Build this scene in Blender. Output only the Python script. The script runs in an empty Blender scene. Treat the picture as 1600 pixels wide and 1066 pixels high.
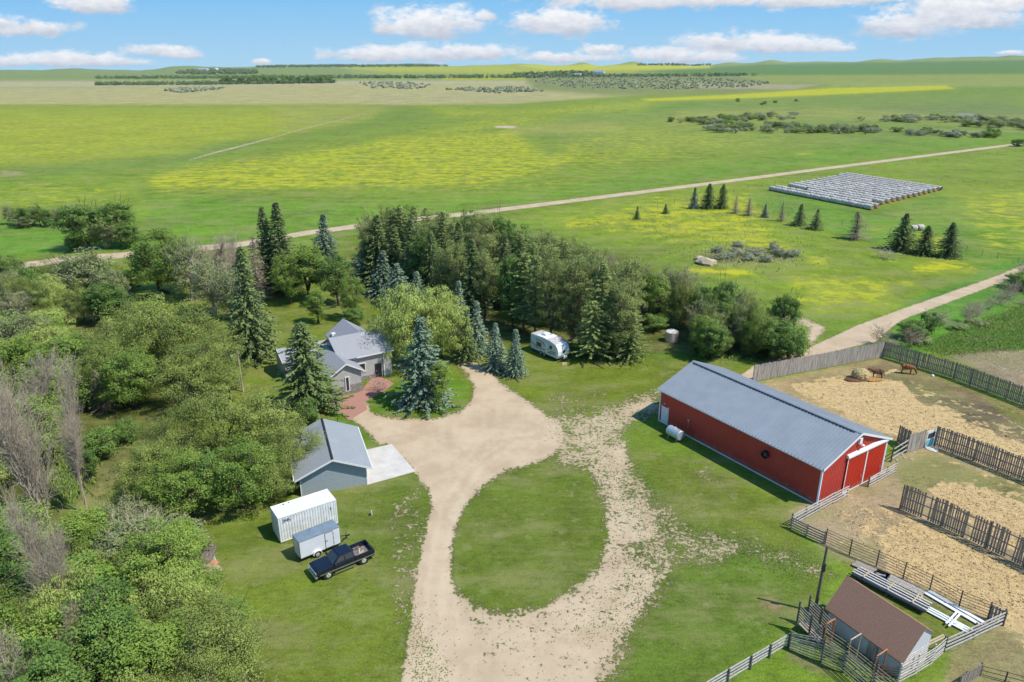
import bpy, math, random
import numpy as np
R = math.radians
random.seed(7); rng = np.random.default_rng(7)

# ------------------------------------------------------------------ camera, sky, sun, exposure
F_PX, CAM_H, HORIZON = 1140.0, 45.0, 102.0          # focal length in photo pixels, drone height, horizon row
TH = math.atan((533 - HORIZON) / F_PX)
scn = bpy.context.scene
COL = scn.collection
cam_d = bpy.data.cameras.new("camera"); cam = bpy.data.objects.new("camera", cam_d); COL.objects.link(cam)
cam.location = (0, 0, CAM_H); cam.rotation_euler = (math.pi/2 - TH, 0, 0)
cam_d.sensor_width = 36; cam_d.lens = F_PX / 1600 * 36; cam_d.clip_start = 0.5; cam_d.clip_end = 40000
scn.camera = cam
scn.view_settings.view_transform = 'Standard'; scn.view_settings.look = 'None'
scn.view_settings.exposure = 0.36; scn.view_settings.gamma = 1.0
SUN_EL, SUN_AZ = 55.0, 111.0                          # azimuth clockwise from the view direction
sd = bpy.data.lights.new("sun", 'SUN'); sd.energy = 3.9; sd.angle = R(0.5); sd.color = (1.0, 0.95, 0.85)
sun = bpy.data.objects.new("sun", sd); COL.objects.link(sun)
sun.rotation_euler = (R(90 - SUN_EL), 0, R(180 - SUN_AZ)); sun.location = (60, 0, 120)

def ray(x, y):
    X = x - 800; Y = 533 - y; c, s = math.cos(TH), math.sin(TH)
    return (X, F_PX*c + Y*s, -F_PX*s + Y*c)
def g(x, y, z=0.0):                                   # photo pixel -> point on the plane at height z
    r = ray(x, y); t = (z - CAM_H)/r[2]
    return (r[0]*t, r[1]*t, z)
def ht(pb, pt):                                       # height of a vertical edge from its foot and top pixels
    b = g(*pb); r = ray(*pt)
    return CAM_H + r[2]*math.hypot(b[0], b[1])/math.hypot(r[0], r[1])
def proj(X, Y, Z):
    c, s = math.cos(TH), math.sin(TH); Z = Z - CAM_H
    d = Y*c - Z*s; u = Y*s + Z*c
    ok = d > 4; d = np.where(ok, d, 4)
    return np.where(ok, 800 + F_PX*X/d, -9999.), np.where(ok, 533 - F_PX*u/d, 9999.)

def lin(c):
    return tuple(((v/255)/12.92 if v/255 <= .04045 else ((v/255+.055)/1.055)**2.4) for v in c)

# world: Nishita sky with cumulus set at fixed directions
w = bpy.data.worlds.new("World"); scn.world = w; w.use_nodes = True
nt = w.node_tree; N = nt.nodes; L = nt.links; N.clear()
def nd(t, **k):
    n = N.new(t)
    for a, b in k.items(): setattr(n, a, b)
    return n
def mth(op, a, b=None, c=None, clamp=False):
    n = nd('ShaderNodeMath', operation=op, use_clamp=clamp)
    for i, v in enumerate((a, b, c)):
        if v is None: continue
        if isinstance(v, (int, float)): n.inputs[i].default_value = v
        else: L.new(v, n.inputs[i])
    return n.outputs[0]
sky = nd('ShaderNodeTexSky', sky_type='NISHITA', sun_disc=False)
sky.sun_elevation = R(SUN_EL); sky.sun_rotation = R(SUN_AZ); sky.altitude = 600; sky.air_density = 1.0; sky.dust_density = 0.3; sky.ozone_density = 2.5
hs = nd('ShaderNodeHueSaturation'); hs.inputs['Hue'].default_value = .488; hs.inputs['Saturation'].default_value = 1.25; hs.inputs['Value'].default_value = 1.0
L.new(sky.outputs[0], hs.inputs['Color'])
tc = nd('ShaderNodeTexCoord'); sp = nd('ShaderNodeSeparateXYZ'); L.new(tc.outputs['Generated'], sp.inputs[0])
ay = mth('ADD', mth('ABSOLUTE', sp.outputs[1]), .02)
CX = mth('DIVIDE', sp.outputs[0], ay); CZ = mth('DIVIDE', sp.outputs[2], ay)
cmb = nd('ShaderNodeCombineXYZ'); L.new(CX, cmb.inputs[0]); L.new(mth('MULTIPLY', CZ, 2.0), cmb.inputs[1])
n1 = nd('ShaderNodeTexNoise'); n1.inputs['Scale'].default_value = 26; n1.inputs['Detail'].default_value = 8; n1.inputs['Roughness'].default_value = .66
L.new(cmb.outputs[0], n1.inputs['Vector'])
n2 = nd('ShaderNodeTexNoise'); n2.inputs['Scale'].default_value = 60; n2.inputs['Detail'].default_value = 5; n2.inputs['Roughness'].default_value = .6
L.new(cmb.outputs[0], n2.inputs['Vector'])
CLOUDS = [(672,42,72,20),(632,48,40,12),(760,28,16,7),(870,42,70,17),(905,38,34,17),(835,36,26,10),(655,86,130,11),(740,84,70,10),(600,90,66,9),
 (1160,72,100,13),(1230,76,80,9),(1110,68,50,10),(1300,78,26,4),(1035,88,60,12),(1100,92,50,8),(935,80,30,7),(880,92,80,7),(1480,18,90,22),(1400,44,70,16),(1520,34,70,14),(1360,40,34,10),
 (1050,4,170,13),(980,8,120,10),(1250,6,90,8),(1350,0,70,7),(1560,12,50,10),(262,82,48,8),(300,88,30,5),(200,10,14,5),(160,12,56,12),(120,96,90,10),(60,48,60,10),(20,38,40,8),(415,98,14,4),(1560,84,22,3),(30,98,60,7),(200,98,50,6),
 (-150,60,90,16),(-320,30,120,20),(1750,60,110,18),(1900,20,90,20),(700,-60,120,24),(1250,-90,160,30),(250,-80,140,26),(500,-170,180,34),(1000,-230,200,40)]
Fs = None; Gs = None; Ss = None
for (x, y, a, b) in CLOUDS:
    r = ray(x, y); cx, cz = r[0]/r[1], r[2]/r[1]; wx = a*1.22/1060; wz = b*1.55/1060
    dx = mth('MULTIPLY', mth('SUBTRACT', CX, cx), 1/wx)
    dz = mth('MULTIPLY', mth('SUBTRACT', CZ, cz), 1/wz)
    dz2 = mth('MAXIMUM', dz, mth('MULTIPLY', dz, -1.7))
    f = mth('SUBTRACT', 1.0, mth('SQRT', mth('ADD', mth('MULTIPLY', dx, dx), mth('MULTIPLY', dz2, dz2))))
    fc = mth('MAXIMUM', f, 0.0)
    fg = mth('MULTIPLY', fc, dz)
    Fs = f if Fs is None else mth('MAXIMUM', Fs, f)
    Gs = fg if Gs is None else mth('ADD', Gs, fg)
    Ss = fc if Ss is None else mth('ADD', Ss, fc)
vert = mth('DIVIDE', Gs, mth('ADD', Ss, .05))                     # about -1 base .. +1 top
dens = mth('ADD', Fs, mth('MULTIPLY', mth('SUBTRACT', n1.outputs[0], .52), 2.3))
mr = nd('ShaderNodeMapRange', interpolation_type='SMOOTHSTEP'); L.new(dens, mr.inputs[0]); mr.inputs[1].default_value = -.06; mr.inputs[2].default_value = .56
shade = mth('ADD', mth('MULTIPLY', vert, 1.0), mth('ADD', .55, mth('MULTIPLY', mth('SUBTRACT', n2.outputs[0], .5), 1.1)), clamp=True)
cm = nd('ShaderNodeMix', data_type='RGBA'); L.new(shade, cm.inputs[0])
cm.inputs[6].default_value = (2.5, 2.75, 3.3, 1); cm.inputs[7].default_value = (5.0, 5.05, 5.15, 1)
el = mth('MULTIPLY', CZ, 1.0)
rp = nd('ShaderNodeValToRGB'); L.new(mth('MULTIPLY', CZ, 2.5, clamp=True), rp.inputs[0])
rp.color_ramp.elements[0].position = 0.0; rp.color_ramp.elements[0].color = (.40,.68,.88,1); rp.color_ramp.elements[1].position = .25; rp.color_ramp.elements[1].color = (.17,.50,.90,1)
e2 = rp.color_ramp.elements.new(.9); e2.color = (.10,.32,.78,1)
up = nd('ShaderNodeVectorMath', operation='SCALE'); L.new(rp.outputs[0], up.inputs[0]); up.inputs['Scale'].default_value = 5.3
lf = nd('ShaderNodeMapRange', interpolation_type='SMOOTHSTEP'); L.new(CZ, lf.inputs[0]); lf.inputs[1].default_value = .30; lf.inputs[2].default_value = 1.0
sm = nd('ShaderNodeMix', data_type='RGBA'); L.new(lf.outputs[0], sm.inputs[0]); L.new(up.outputs[0], sm.inputs[6]); L.new(hs.outputs[0], sm.inputs[7])
mx = nd('ShaderNodeMix', data_type='RGBA'); L.new(mr.outputs[0], mx.inputs[0]); L.new(sm.outputs[2], mx.inputs[6]); L.new(cm.outputs[2], mx.inputs[7])
bg = nd('ShaderNodeBackground'); bg.inputs['Strength'].default_value = .15; L.new(mx.outputs[2], bg.inputs[0])
wo = nd('ShaderNodeOutputWorld'); L.new(bg.outputs[0], wo.inputs[0])

# ------------------------------------------------------------------ materials
def newmat(name):
    m = bpy.data.materials.new(name); m.use_nodes = True
    return m, m.node_tree.nodes, m.node_tree.links, m.node_tree.nodes['Principled BSDF']
def mat(name, c, rough=.7, metal=0., var=.12, scale=3., bump=0., c2=None, spec=.4, stretch=None, coat=0.):
    """procedural: base colour broken up by two octaves of object-space noise"""
    m, n, l, b = newmat(name)
    t = n.new('ShaderNodeTexCoord'); mp = n.new('ShaderNodeMapping'); l.new(t.outputs['Object'], mp.inputs[0])
    if stretch: mp.inputs['Scale'].default_value = stretch
    a = n.new('ShaderNodeTexNoise'); a.inputs['Scale'].default_value = scale; a.inputs['Detail'].default_value = 6; a.inputs['Roughness'].default_value = .65
    l.new(mp.outputs[0], a.inputs['Vector'])
    c2 = c2 or tuple(v*(1-2.2*var) for v in c); c1 = c if c2 else c
    r = n.new('ShaderNodeValToRGB'); r.color_ramp.elements[0].position = .32; r.color_ramp.elements[1].position = .66
    r.color_ramp.elements[0].color = (*c2, 1); r.color_ramp.elements[1].color = (*tuple(min(1, v*(1+.5*var)) for v in c1), 1)
    l.new(a.outputs[0], r.inputs[0]); l.new(r.outputs[0], b.inputs['Base Color'])
    b.inputs['Roughness'].default_value = rough; b.inputs['Metallic'].default_value = metal
    b.inputs['Specular IOR Level'].default_value = spec; b.inputs['Coat Weight'].default_value = coat
    if bump:
        bp = n.new('ShaderNodeBump'); bp.inputs['Strength'].default_value = bump; bp.inputs['Distance'].default_value = .04
        l.new(a.outputs[0], bp.inputs['Height']); l.new(bp.outputs[0], b.inputs['Normal'])
    return m
M = {}
M['red'] = mat('red_metal_siding', (.52,.058,.042), .5, var=.06, scale=.8)
M['red_door'] = mat('red_door_paint', (.52,.028,.014), .4, var=.05, scale=.8)
M['steel_roof'] = mat('grey_steel_roof', (.30,.33,.37), .5, .1, var=.05, scale=.5)
M['white'] = mat('white_paint', (.78,.78,.78), .5, var=.05, scale=1.5)
M['dirty_white'] = mat('dirty_white_paint', (.74,.74,.72), .55, var=.12, scale=1.2)
M['concrete'] = mat('pale_concrete', (.60,.555,.50), .85, var=.08, scale=.7, bump=.1)
M['house_roof'] = mat('grey_house_shingle', (.335,.335,.355), .8, var=.12, scale=9)
M['house_wall'] = mat('taupe_siding', (.45,.43,.40), .7, var=.06, scale=2)
M['stone'] = mat('grey_ledge_stone', (.30,.27,.24), .85, var=.30, scale=5, bump=.5)
M['trim'] = mat('white_trim', (.75,.75,.74), .5, var=.04)
M['glass'] = mat('dark_window_glass', (.03,.04,.05), .08, var=.1, spec=.8)
M['garage_roof'] = mat('pale_steel_roof', (.37,.385,.40), .45, .15, var=.04, scale=.5)
M['garage_wall'] = mat('blue_grey_siding', (.33,.37,.39), .65, var=.05)
M['brown_roof'] = mat('brown_shingle', (.42,.23,.155), 1.0, var=.22, scale=14, c2=(.27,.145,.10), bump=.3, spec=.1)
M['shed_wall'] = mat('faded_pale_blue_board', (.62,.63,.655), .75, var=.15, scale=3, stretch=(1,1,6))
M['grey_wood'] = mat('weathered_grey_board', (.46,.41,.36), .9, var=.2, scale=3.2, c2=(.17,.145,.125), stretch=(2.2,2.2,.15), bump=.2)
M['dark_wood'] = mat('dark_weathered_board', (.36,.30,.245), .9, var=.25, scale=4, c2=(.15,.12,.10), stretch=(4,4,.5), bump=.2)
M['mid_wood'] = mat('brown_grey_board', (.36,.305,.255), .9, var=.25, scale=5, stretch=(4,4,.5), bump=.2)
M['white_board'] = mat('whitewashed_board', (.60,.57,.53), .85, var=.16, scale=5, c2=(.36,.32,.29))
M['post_wood'] = mat('dark_post_wood', (.19,.15,.12), .9, var=.3, scale=6, stretch=(3,3,.6))
M['lumber'] = mat('fresh_lumber', (.52,.42,.28), .8, var=.15, scale=6)
M['rust'] = mat('rusty_pipe', (.20,.085,.05), .7, .2, var=.3, scale=8)
M['orange'] = mat('orange_pipe', (.52,.20,.08), .6, var=.2, scale=6)
M['pipe'] = mat('brown_steel_pipe', (.115,.085,.07), .6, .2, var=.25, scale=5)
M['galv'] = mat('galvanised_steel', (.62,.66,.70), .38, .55, var=.08, scale=2)
M['alu'] = mat('painted_trailer_skin', (.76,.77,.79), .35, .1, var=.03, scale=.8)
M['trailer_roof'] = mat('trailer_roof_sheet', (.36,.42,.45), .4, .5, var=.1, scale=1)
M['black'] = mat('black_rubber', (.018,.018,.019), .8, var=.2)
M['vent'] = mat('dark_grey_vent', (.12,.13,.14), .6, var=.2)
M['dark'] = mat('dark_plastic', (.03,.03,.034), .5, var=.2)
M['chrome'] = mat('bumper_chrome', (.72,.74,.76), .2, .9, var=.05)
M['rim'] = mat('wheel_rim', (.60,.58,.52), .4, .3, var=.1)
M['truck'] = mat('dark_navy_car_paint', (.012,.016,.034), .3, .3, var=.1, coat=.6)
M['bed'] = mat('worn_bed_liner', (.22,.19,.19), .8, var=.3, scale=4)
M['headlamp'] = mat('headlamp_lens', (.62,.6,.5), .12, var=.05)
M['tail'] = mat('tail_lamp_red', (.35,.02,.02), .2, var=.05)
M['rv'] = mat('caravan_shell', (.76,.78,.80), .35, var=.03)
M['rv_side'] = mat('caravan_side_panel', (.60,.64,.67), .35, var=.03)
M['rv_roof'] = mat('caravan_roof_membrane', (.56,.53,.52), .7, var=.12, scale=1.2)
M['decal'] = mat('charcoal_decal', (.05,.06,.08), .4, var=.1)
M['poly'] = mat('milky_poly_tank', (.70,.56,.46), .5, var=.08, scale=1.5)
M['polytop'] = mat('white_tank_lid', (.78,.76,.74), .5, var=.06)
M['teal'] = mat('teal_panel', (.18,.52,.58), .5, var=.1)
M['brick'] = mat('red_brick_paver', (.43,.215,.165), .85, var=.14, scale=8, bump=.15)
M['bark'] = mat('brown_bark', (.13,.095,.07), .9, var=.3, scale=4, stretch=(3,3,.5), bump=.4)
M['pine_bark'] = mat('orange_brown_bark', (.20,.125,.085), .9, var=.3, scale=4, stretch=(3,3,.5))
M['grey_bark'] = mat('bleached_grey_bark', (.56,.45,.34), .9, var=.25, scale=4, stretch=(3,3,.5))
M['tan_bark'] = mat('dry_twig_bark', (.46,.37,.27), .9, var=.25, scale=4)
M['rock'] = mat('field_rock', (.42,.36,.31), .9, var=.3, scale=3, bump=.4)
M['hay'] = mat('golden_hay', (.56,.44,.21), .95, var=.3, scale=7, bump=.5)
M['bale_end'] = mat('orange_cut_hay', (.50,.26,.085), .95, var=.3, scale=5, bump=.4)
M['bale'] = mat('weathered_net_wrap', (.64,.58,.51), 1.0, var=.22, scale=2.2, bump=.3, spec=.03)
_b = M['bale'].node_tree; _o = _b.nodes.new('ShaderNodeObjectInfo'); _h = _b.nodes.new('ShaderNodeHueSaturation'); _mr = _b.nodes.new('ShaderNodeMapRange'); _mr.inputs[3].default_value = .84; _mr.inputs[4].default_value = 1.18
_l = [k for k in _b.links if k.to_socket.name == 'Base Color'][0]; _src = _l.from_socket; _b.links.new(_o.outputs['Random'], _mr.inputs[0]); _b.links.new(_mr.outputs[0], _h.inputs['Value']); _b.links.new(_src, _h.inputs['Color']); _b.links.new(_h.outputs[0], _b.nodes['Principled BSDF'].inputs['Base Color'])
M['cow'] = mat('red_brown_hide', (.28,.095,.032), .75, var=.18, scale=3)
M['cow_dark'] = mat('dark_brown_hide', (.16,.07,.035), .75, var=.18, scale=3)
M['hoof'] = mat('dark_hoof', (.03,.025,.02), .7)
M['charcoal'] = mat('burnt_scrap', (.035,.028,.025), .9, var=.3)
M['purple_tin'] = mat('weathered_brown_tin', (.21,.165,.14), .6, .2, var=.15, scale=2)
M['scrap_orange'] = mat('faded_orange_tub', (.55,.24,.12), .7, var=.15)

def splash(m, c, top=.9, k=.55):                       # dust and mud splashed on the foot of a wall
    n = m.node_tree.nodes; l = m.node_tree.links; b = n['Principled BSDF']; lk = [q for q in l if q.to_socket == b.inputs['Base Color']][0]; src = lk.from_socket
    t = n.new('ShaderNodeTexCoord'); sp_ = n.new('ShaderNodeSeparateXYZ'); l.new(t.outputs['Object'], sp_.inputs[0]); z = n.new('ShaderNodeTexNoise'); z.inputs['Scale'].default_value = 1.6; z.inputs['Detail'].default_value = 6; l.new(t.outputs['Object'], z.inputs['Vector'])
    a = n.new('ShaderNodeMath'); a.operation = 'MULTIPLY_ADD'; l.new(z.outputs[0], a.inputs[0]); a.inputs[1].default_value = -1.6; l.new(sp_.outputs[2], a.inputs[2])
    r = n.new('ShaderNodeMapRange'); l.new(a.outputs[0], r.inputs[0]); r.inputs[1].default_value = top-.8; r.inputs[2].default_value = -.8; r.inputs[3].default_value = 0; r.inputs[4].default_value = k
    x = n.new('ShaderNodeMix'); x.data_type = 'RGBA'; l.new(r.outputs[0], x.inputs[0]); l.new(src, x.inputs[6]); x.inputs[7].default_value = (*c, 1); l.new(x.outputs[2], b.inputs['Base Color'])
splash(M['red'], (.34,.22,.15)); splash(M['red_door'], (.38,.22,.14), .8, .45); splash(M['dirty_white'], (.45,.40,.32), .7, .4); splash(M['garage_wall'], (.36,.34,.28), .6, .4); splash(M['shed_wall'], (.42,.36,.28), .8, .5)
def leafmat(name, ca, cb, trans=.22, rough=.6, soft=.62):
    m, n, l, b = newmat(name)
    at = n.new('ShaderNodeAttribute'); at.attribute_name = 'v'
    oi = n.new('ShaderNodeObjectInfo')
    ad = n.new('ShaderNodeMath'); ad.operation = 'MULTIPLY_ADD'; l.new(oi.outputs['Random'], ad.inputs[0]); ad.inputs[1].default_value = .5
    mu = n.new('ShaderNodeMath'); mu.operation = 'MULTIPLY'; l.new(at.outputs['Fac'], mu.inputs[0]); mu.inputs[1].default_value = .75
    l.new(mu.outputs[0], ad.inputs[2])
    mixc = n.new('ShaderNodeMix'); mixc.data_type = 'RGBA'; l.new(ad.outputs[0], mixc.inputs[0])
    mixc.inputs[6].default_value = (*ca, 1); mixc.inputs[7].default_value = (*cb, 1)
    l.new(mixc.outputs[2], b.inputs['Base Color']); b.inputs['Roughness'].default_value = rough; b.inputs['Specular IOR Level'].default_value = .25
    na = n.new('ShaderNodeAttribute'); na.attribute_name = 'nv'; vt = n.new('ShaderNodeVectorTransform'); vt.vector_type = 'NORMAL'; vt.convert_from = 'OBJECT'; vt.convert_to = 'WORLD'; l.new(na.outputs['Vector'], vt.inputs[0])
    ge = n.new('ShaderNodeNewGeometry'); vm = n.new('ShaderNodeMix'); vm.data_type = 'VECTOR'; vm.inputs[0].default_value = soft; l.new(ge.outputs['Normal'], vm.inputs[4]); l.new(vt.outputs[0], vm.inputs[5])
    vn = n.new('ShaderNodeVectorMath'); vn.operation = 'NORMALIZE'; l.new(vm.outputs[1], vn.inputs[0]); l.new(vn.outputs[0], b.inputs['Normal'])
    tr = n.new('ShaderNodeBsdfTranslucent'); l.new(mixc.outputs[2], tr.inputs['Color'])
    ms = n.new('ShaderNodeMixShader'); ms.inputs[0].default_value = trans
    o = n['Material Output']; l.new(b.outputs[0], ms.inputs[1]); l.new(tr.outputs[0], ms.inputs[2]); l.new(ms.outputs[0], o.inputs[0])
    return m
LM = {
 'spruce': leafmat('spruce_needles', (.075,.120,.040), (.215,.285,.090), .14),
 'blue': leafmat('blue_spruce_needles', (.11,.17,.105), (.28,.375,.245), .12),
 'pine': leafmat('pine_needles', (.14,.19,.05), (.36,.43,.125), .16),
 'elm': leafmat('olive_leaves', (.18,.245,.050), (.40,.48,.115), .26),
 'green': leafmat('bright_green_leaves', (.135,.235,.035), (.31,.43,.080), .26),
 'willow': leafmat('pale_willow_leaves', (.29,.38,.075), (.52,.62,.16), .26),
 'grey': leafmat('grey_green_leaves', (.17,.22,.08), (.34,.39,.165)),
 'dark': leafmat('dark_green_leaves', (.09,.18,.035), (.23,.36,.075), .24),
 'dry': leafmat('dry_brown_foliage', (.20,.155,.11), (.36,.29,.21), .1),
 'grass': leafmat('tall_grass_blades', (.12,.22,.035), (.27,.38,.08), soft=.85),
 'grassdry': leafmat('pale_seed_grass', (.24,.29,.11), (.44,.47,.24), soft=.85),
 'straw': leafmat('loose_straw', (.46,.34,.17), (.70,.55,.32), .1, soft=.85),
 'clod': leafmat('trampled_dark_straw', (.26,.19,.11), (.38,.28,.16), .05, soft=.85),
 'pale': leafmat('pale_brush_leaves', (.27,.31,.18), (.46,.50,.33), .2),
 'far': leafmat('distant_leaves', (.09,.15,.055), (.17,.245,.095), .1),
}
# ------------------------------------------------------------------ mesh helpers
class MB:
    def __init__(s): s.v = []; s.f = []
    def add(s, vs, fs):
        k = len(s.v); s.v += [tuple(p) for p in vs]; s.f += [tuple(i+k for i in f) for f in fs]; return s
    def hexa(s, b, t):                               # four bottom and four top corners, both counter-clockwise
        return s.add(list(b)+list(t), [(3,2,1,0),(4,5,6,7),(0,1,5,4),(1,2,6,5),(2,3,7,6),(3,0,4,7)])
    def box(s, x0, x1, y0, y1, z0, z1):
        return s.hexa([(x0,y0,z0),(x1,y0,z0),(x1,y1,z0),(x0,y1,z0)], [(x0,y0,z1),(x1,y0,z1),(x1,y1,z1),(x0,y1,z1)])
    def bar(s, p, q, w, h=None, up=(0,0,1)):         # rectangular bar from p to q
        h = h or w; p = np.array(p, float); q = np.array(q, float); d = q-p; d /= (np.linalg.norm(d)+1e-9)
        u = np.array(up, float)
        if abs(d@u) > .95: u = np.array((1., 0, 0))
        a = np.cross(d, u); a /= np.linalg.norm(a); c = np.cross(a, d)
        a = a*w/2; c = c*h/2
        return s.hexa([p-a-c, p+a-c, p+a+c, p-a+c], [q-a-c, q+a-c, q+a+c, q-a+c])
    def tube(s, pts, rad, n=8, cap=True):
        pts = [np.array(p, float) for p in pts]
        if isinstance(rad, (int, float)): rad = [rad]*len(pts)
        k = len(s.v); vs = []; fs = []
        for i, p in enumerate(pts):
            d = pts[min(i+1, len(pts)-1)] - pts[max(i-1, 0)]; d /= (np.linalg.norm(d)+1e-9)
            u = np.array((0, 0, 1.)) if abs(d[2]) < .9 else np.array((1., 0, 0))
            a = np.cross(d, u); a /= np.linalg.norm(a); c = np.cross(d, a)
            for j in range(n):
                t = 2*math.pi*j/n; vs.append(p + rad[i]*(math.cos(t)*a + math.sin(t)*c))
        for i in range(len(pts)-1):
            for j in range(n):
                fs.append((i*n+j, i*n+(j+1) % n, (i+1)*n+(j+1) % n, (i+1)*n+j))
        if cap: fs.append(tuple(range(n))[::-1]); fs.append(tuple((len(pts)-1)*n+j for j in range(n)))
        return s.add(vs, fs)
    def prism(s, poly, a0, a1, axis='y'):            # polygon extruded along an axis (poly in the other two)
        def P(u, w_, a): return (u, a, w_) if axis == 'y' else ((a, u, w_) if axis == 'x' else (u, w_, a))
        n = len(poly)
        vs = [P(u, w_, a0) for u, w_ in poly] + [P(u, w_, a1) for u, w_ in poly]
        return s.add(vs, [tuple(range(n)), tuple(range(n, 2*n))[::-1]] + [(i, i+n, (i+1) % n + n, (i+1) % n) for i in range(n)])
    def build(s, name, m, parent=None, smooth=False, bevel=0.):
        me = bpy.data.meshes.new(name); me.from_pydata(s.v, [], s.f); me.materials.append(M.get(m) or LM[m])
        import bmesh
        bm = bmesh.new(); bm.from_mesh(me); bmesh.ops.recalc_face_normals(bm, faces=bm.faces); bm.to_mesh(me); bm.free()
        if smooth: me.shade_smooth()
        o = bpy.data.objects.new(name, me); COL.objects.link(o)
        if parent: o.parent = parent
        if bevel:
            bv = o.modifiers.new("bevel", 'BEVEL'); bv.width = bevel; bv.segments = 2; bv.limit_method = 'ANGLE'; bv.angle_limit = R(35)
        return o

def tag(o, label=None, cat=None, group=None, kind=None):
    if label: o['label'] = label
    if cat: o['category'] = cat
    if group: o['group'] = group
    if kind: o['kind'] = kind
    return o
def thing(name, label, cat, loc=(0,0,0), rz=0., group=None):
    o = bpy.data.objects.new(name, None); COL.objects.link(o); o.location = loc; o.rotation_euler = (0, 0, rz); o.empty_display_size = .3
    return tag(o, label, cat, group)
def dup(root, loc, rz, label, scale=None, group=None):
    r = root.copy(); COL.objects.link(r); r.location = loc; r.rotation_euler = (0, 0, rz); r['label'] = label
    if group: r['group'] = group
    if scale: r.scale = scale
    for ch in list(root.children):
        c = ch.copy(); COL.objects.link(c); c.parent = r
        for gch in list(ch.children):
            d = gch.copy(); COL.objects.link(d); d.parent = c
    return r
def ang(a, b): return math.atan2(b[1]-a[1], b[0]-a[0])

def np_mesh(name, V, Q, m, v=None, smooth=False, nv=None):    # V (n,3), Q (k,4) or (k,3)
    me = bpy.data.meshes.new(name); k = Q.shape[1]
    me.vertices.add(len(V)); me.vertices.foreach_set('co', V.astype(np.float32).ravel())
    me.loops.add(Q.size); me.loops.foreach_set('vertex_index', Q.astype(np.int32).ravel())
    me.polygons.add(len(Q)); me.polygons.foreach_set('loop_start', np.arange(0, Q.size, k, dtype=np.int32))
    me.update(calc_edges=True)
    if v is not None:
        a = me.attributes.new('v', 'FLOAT', 'POINT'); a.data.foreach_set('value', v.astype(np.float32))
    if v is not None or nv is not None:
        nv = np.tile([0, 0, 1.], (len(V), 1)) if nv is None else np.repeat(unit(nv), 4, 0)
        a = me.attributes.new('nv', 'FLOAT_VECTOR', 'POINT'); a.data.foreach_set('vector', nv.astype(np.float32).ravel())
    me.materials.append(LM.get(m) or M[m])
    if smooth: me.shade_smooth()
    return me
def unit(a): return a/(np.linalg.norm(a, axis=-1, keepdims=True)+1e-9)
def leaves(C, A, size, wid, rg, v0=None):            # rhombic leaf blades at C along A
    n = len(C); A = unit(A); S = unit(np.cross(A, unit(rg.normal(size=(n,3)))))
    size = np.broadcast_to(size, n)[:, None]; wd = np.broadcast_to(wid, n)[:, None]
    V = np.stack([C - A*size/2, C + S*wd/2, C + A*size/2, C - S*wd/2], 1).reshape(-1, 3)
    Q = np.arange(4*n).reshape(n, 4)
    v = np.repeat(rg.random(n) if v0 is None else np.clip(v0 + rg.normal(0, .10, n), 0, 1), 4)
    return V, Q, v
def sticks(P, Qp, r0, r1):                           # many thin three-sided twigs
    P = np.array(P, float); Qp = np.array(Qp, float); n = len(P); d = unit(Qp-P)
    u = np.where(np.abs(d[:, 2:3]) < .9, np.array([[0, 0, 1.]]), np.array([[1., 0, 0]]))
    a = unit(np.cross(d, u)); c = np.cross(d, a)
    r0 = np.broadcast_to(r0, n)[:, None]; r1 = np.broadcast_to(r1, n)[:, None]
    vs = []
    for (cc, rr) in ((P, r0), (Qp, r1)):
        for k in range(3):
            t = 2*math.pi*k/3; vs.append(cc + rr*(math.cos(t)*a + math.sin(t)*c))
    V = np.stack(vs, 1).reshape(-1, 3); b = (np.arange(n)*6)[:, None]
    Q = np.concatenate([b+np.array([[0,1,4,3]]), b+np.array([[1,2,5,4]]), b+np.array([[2,0,3,5]])])
    return V, Q

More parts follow.
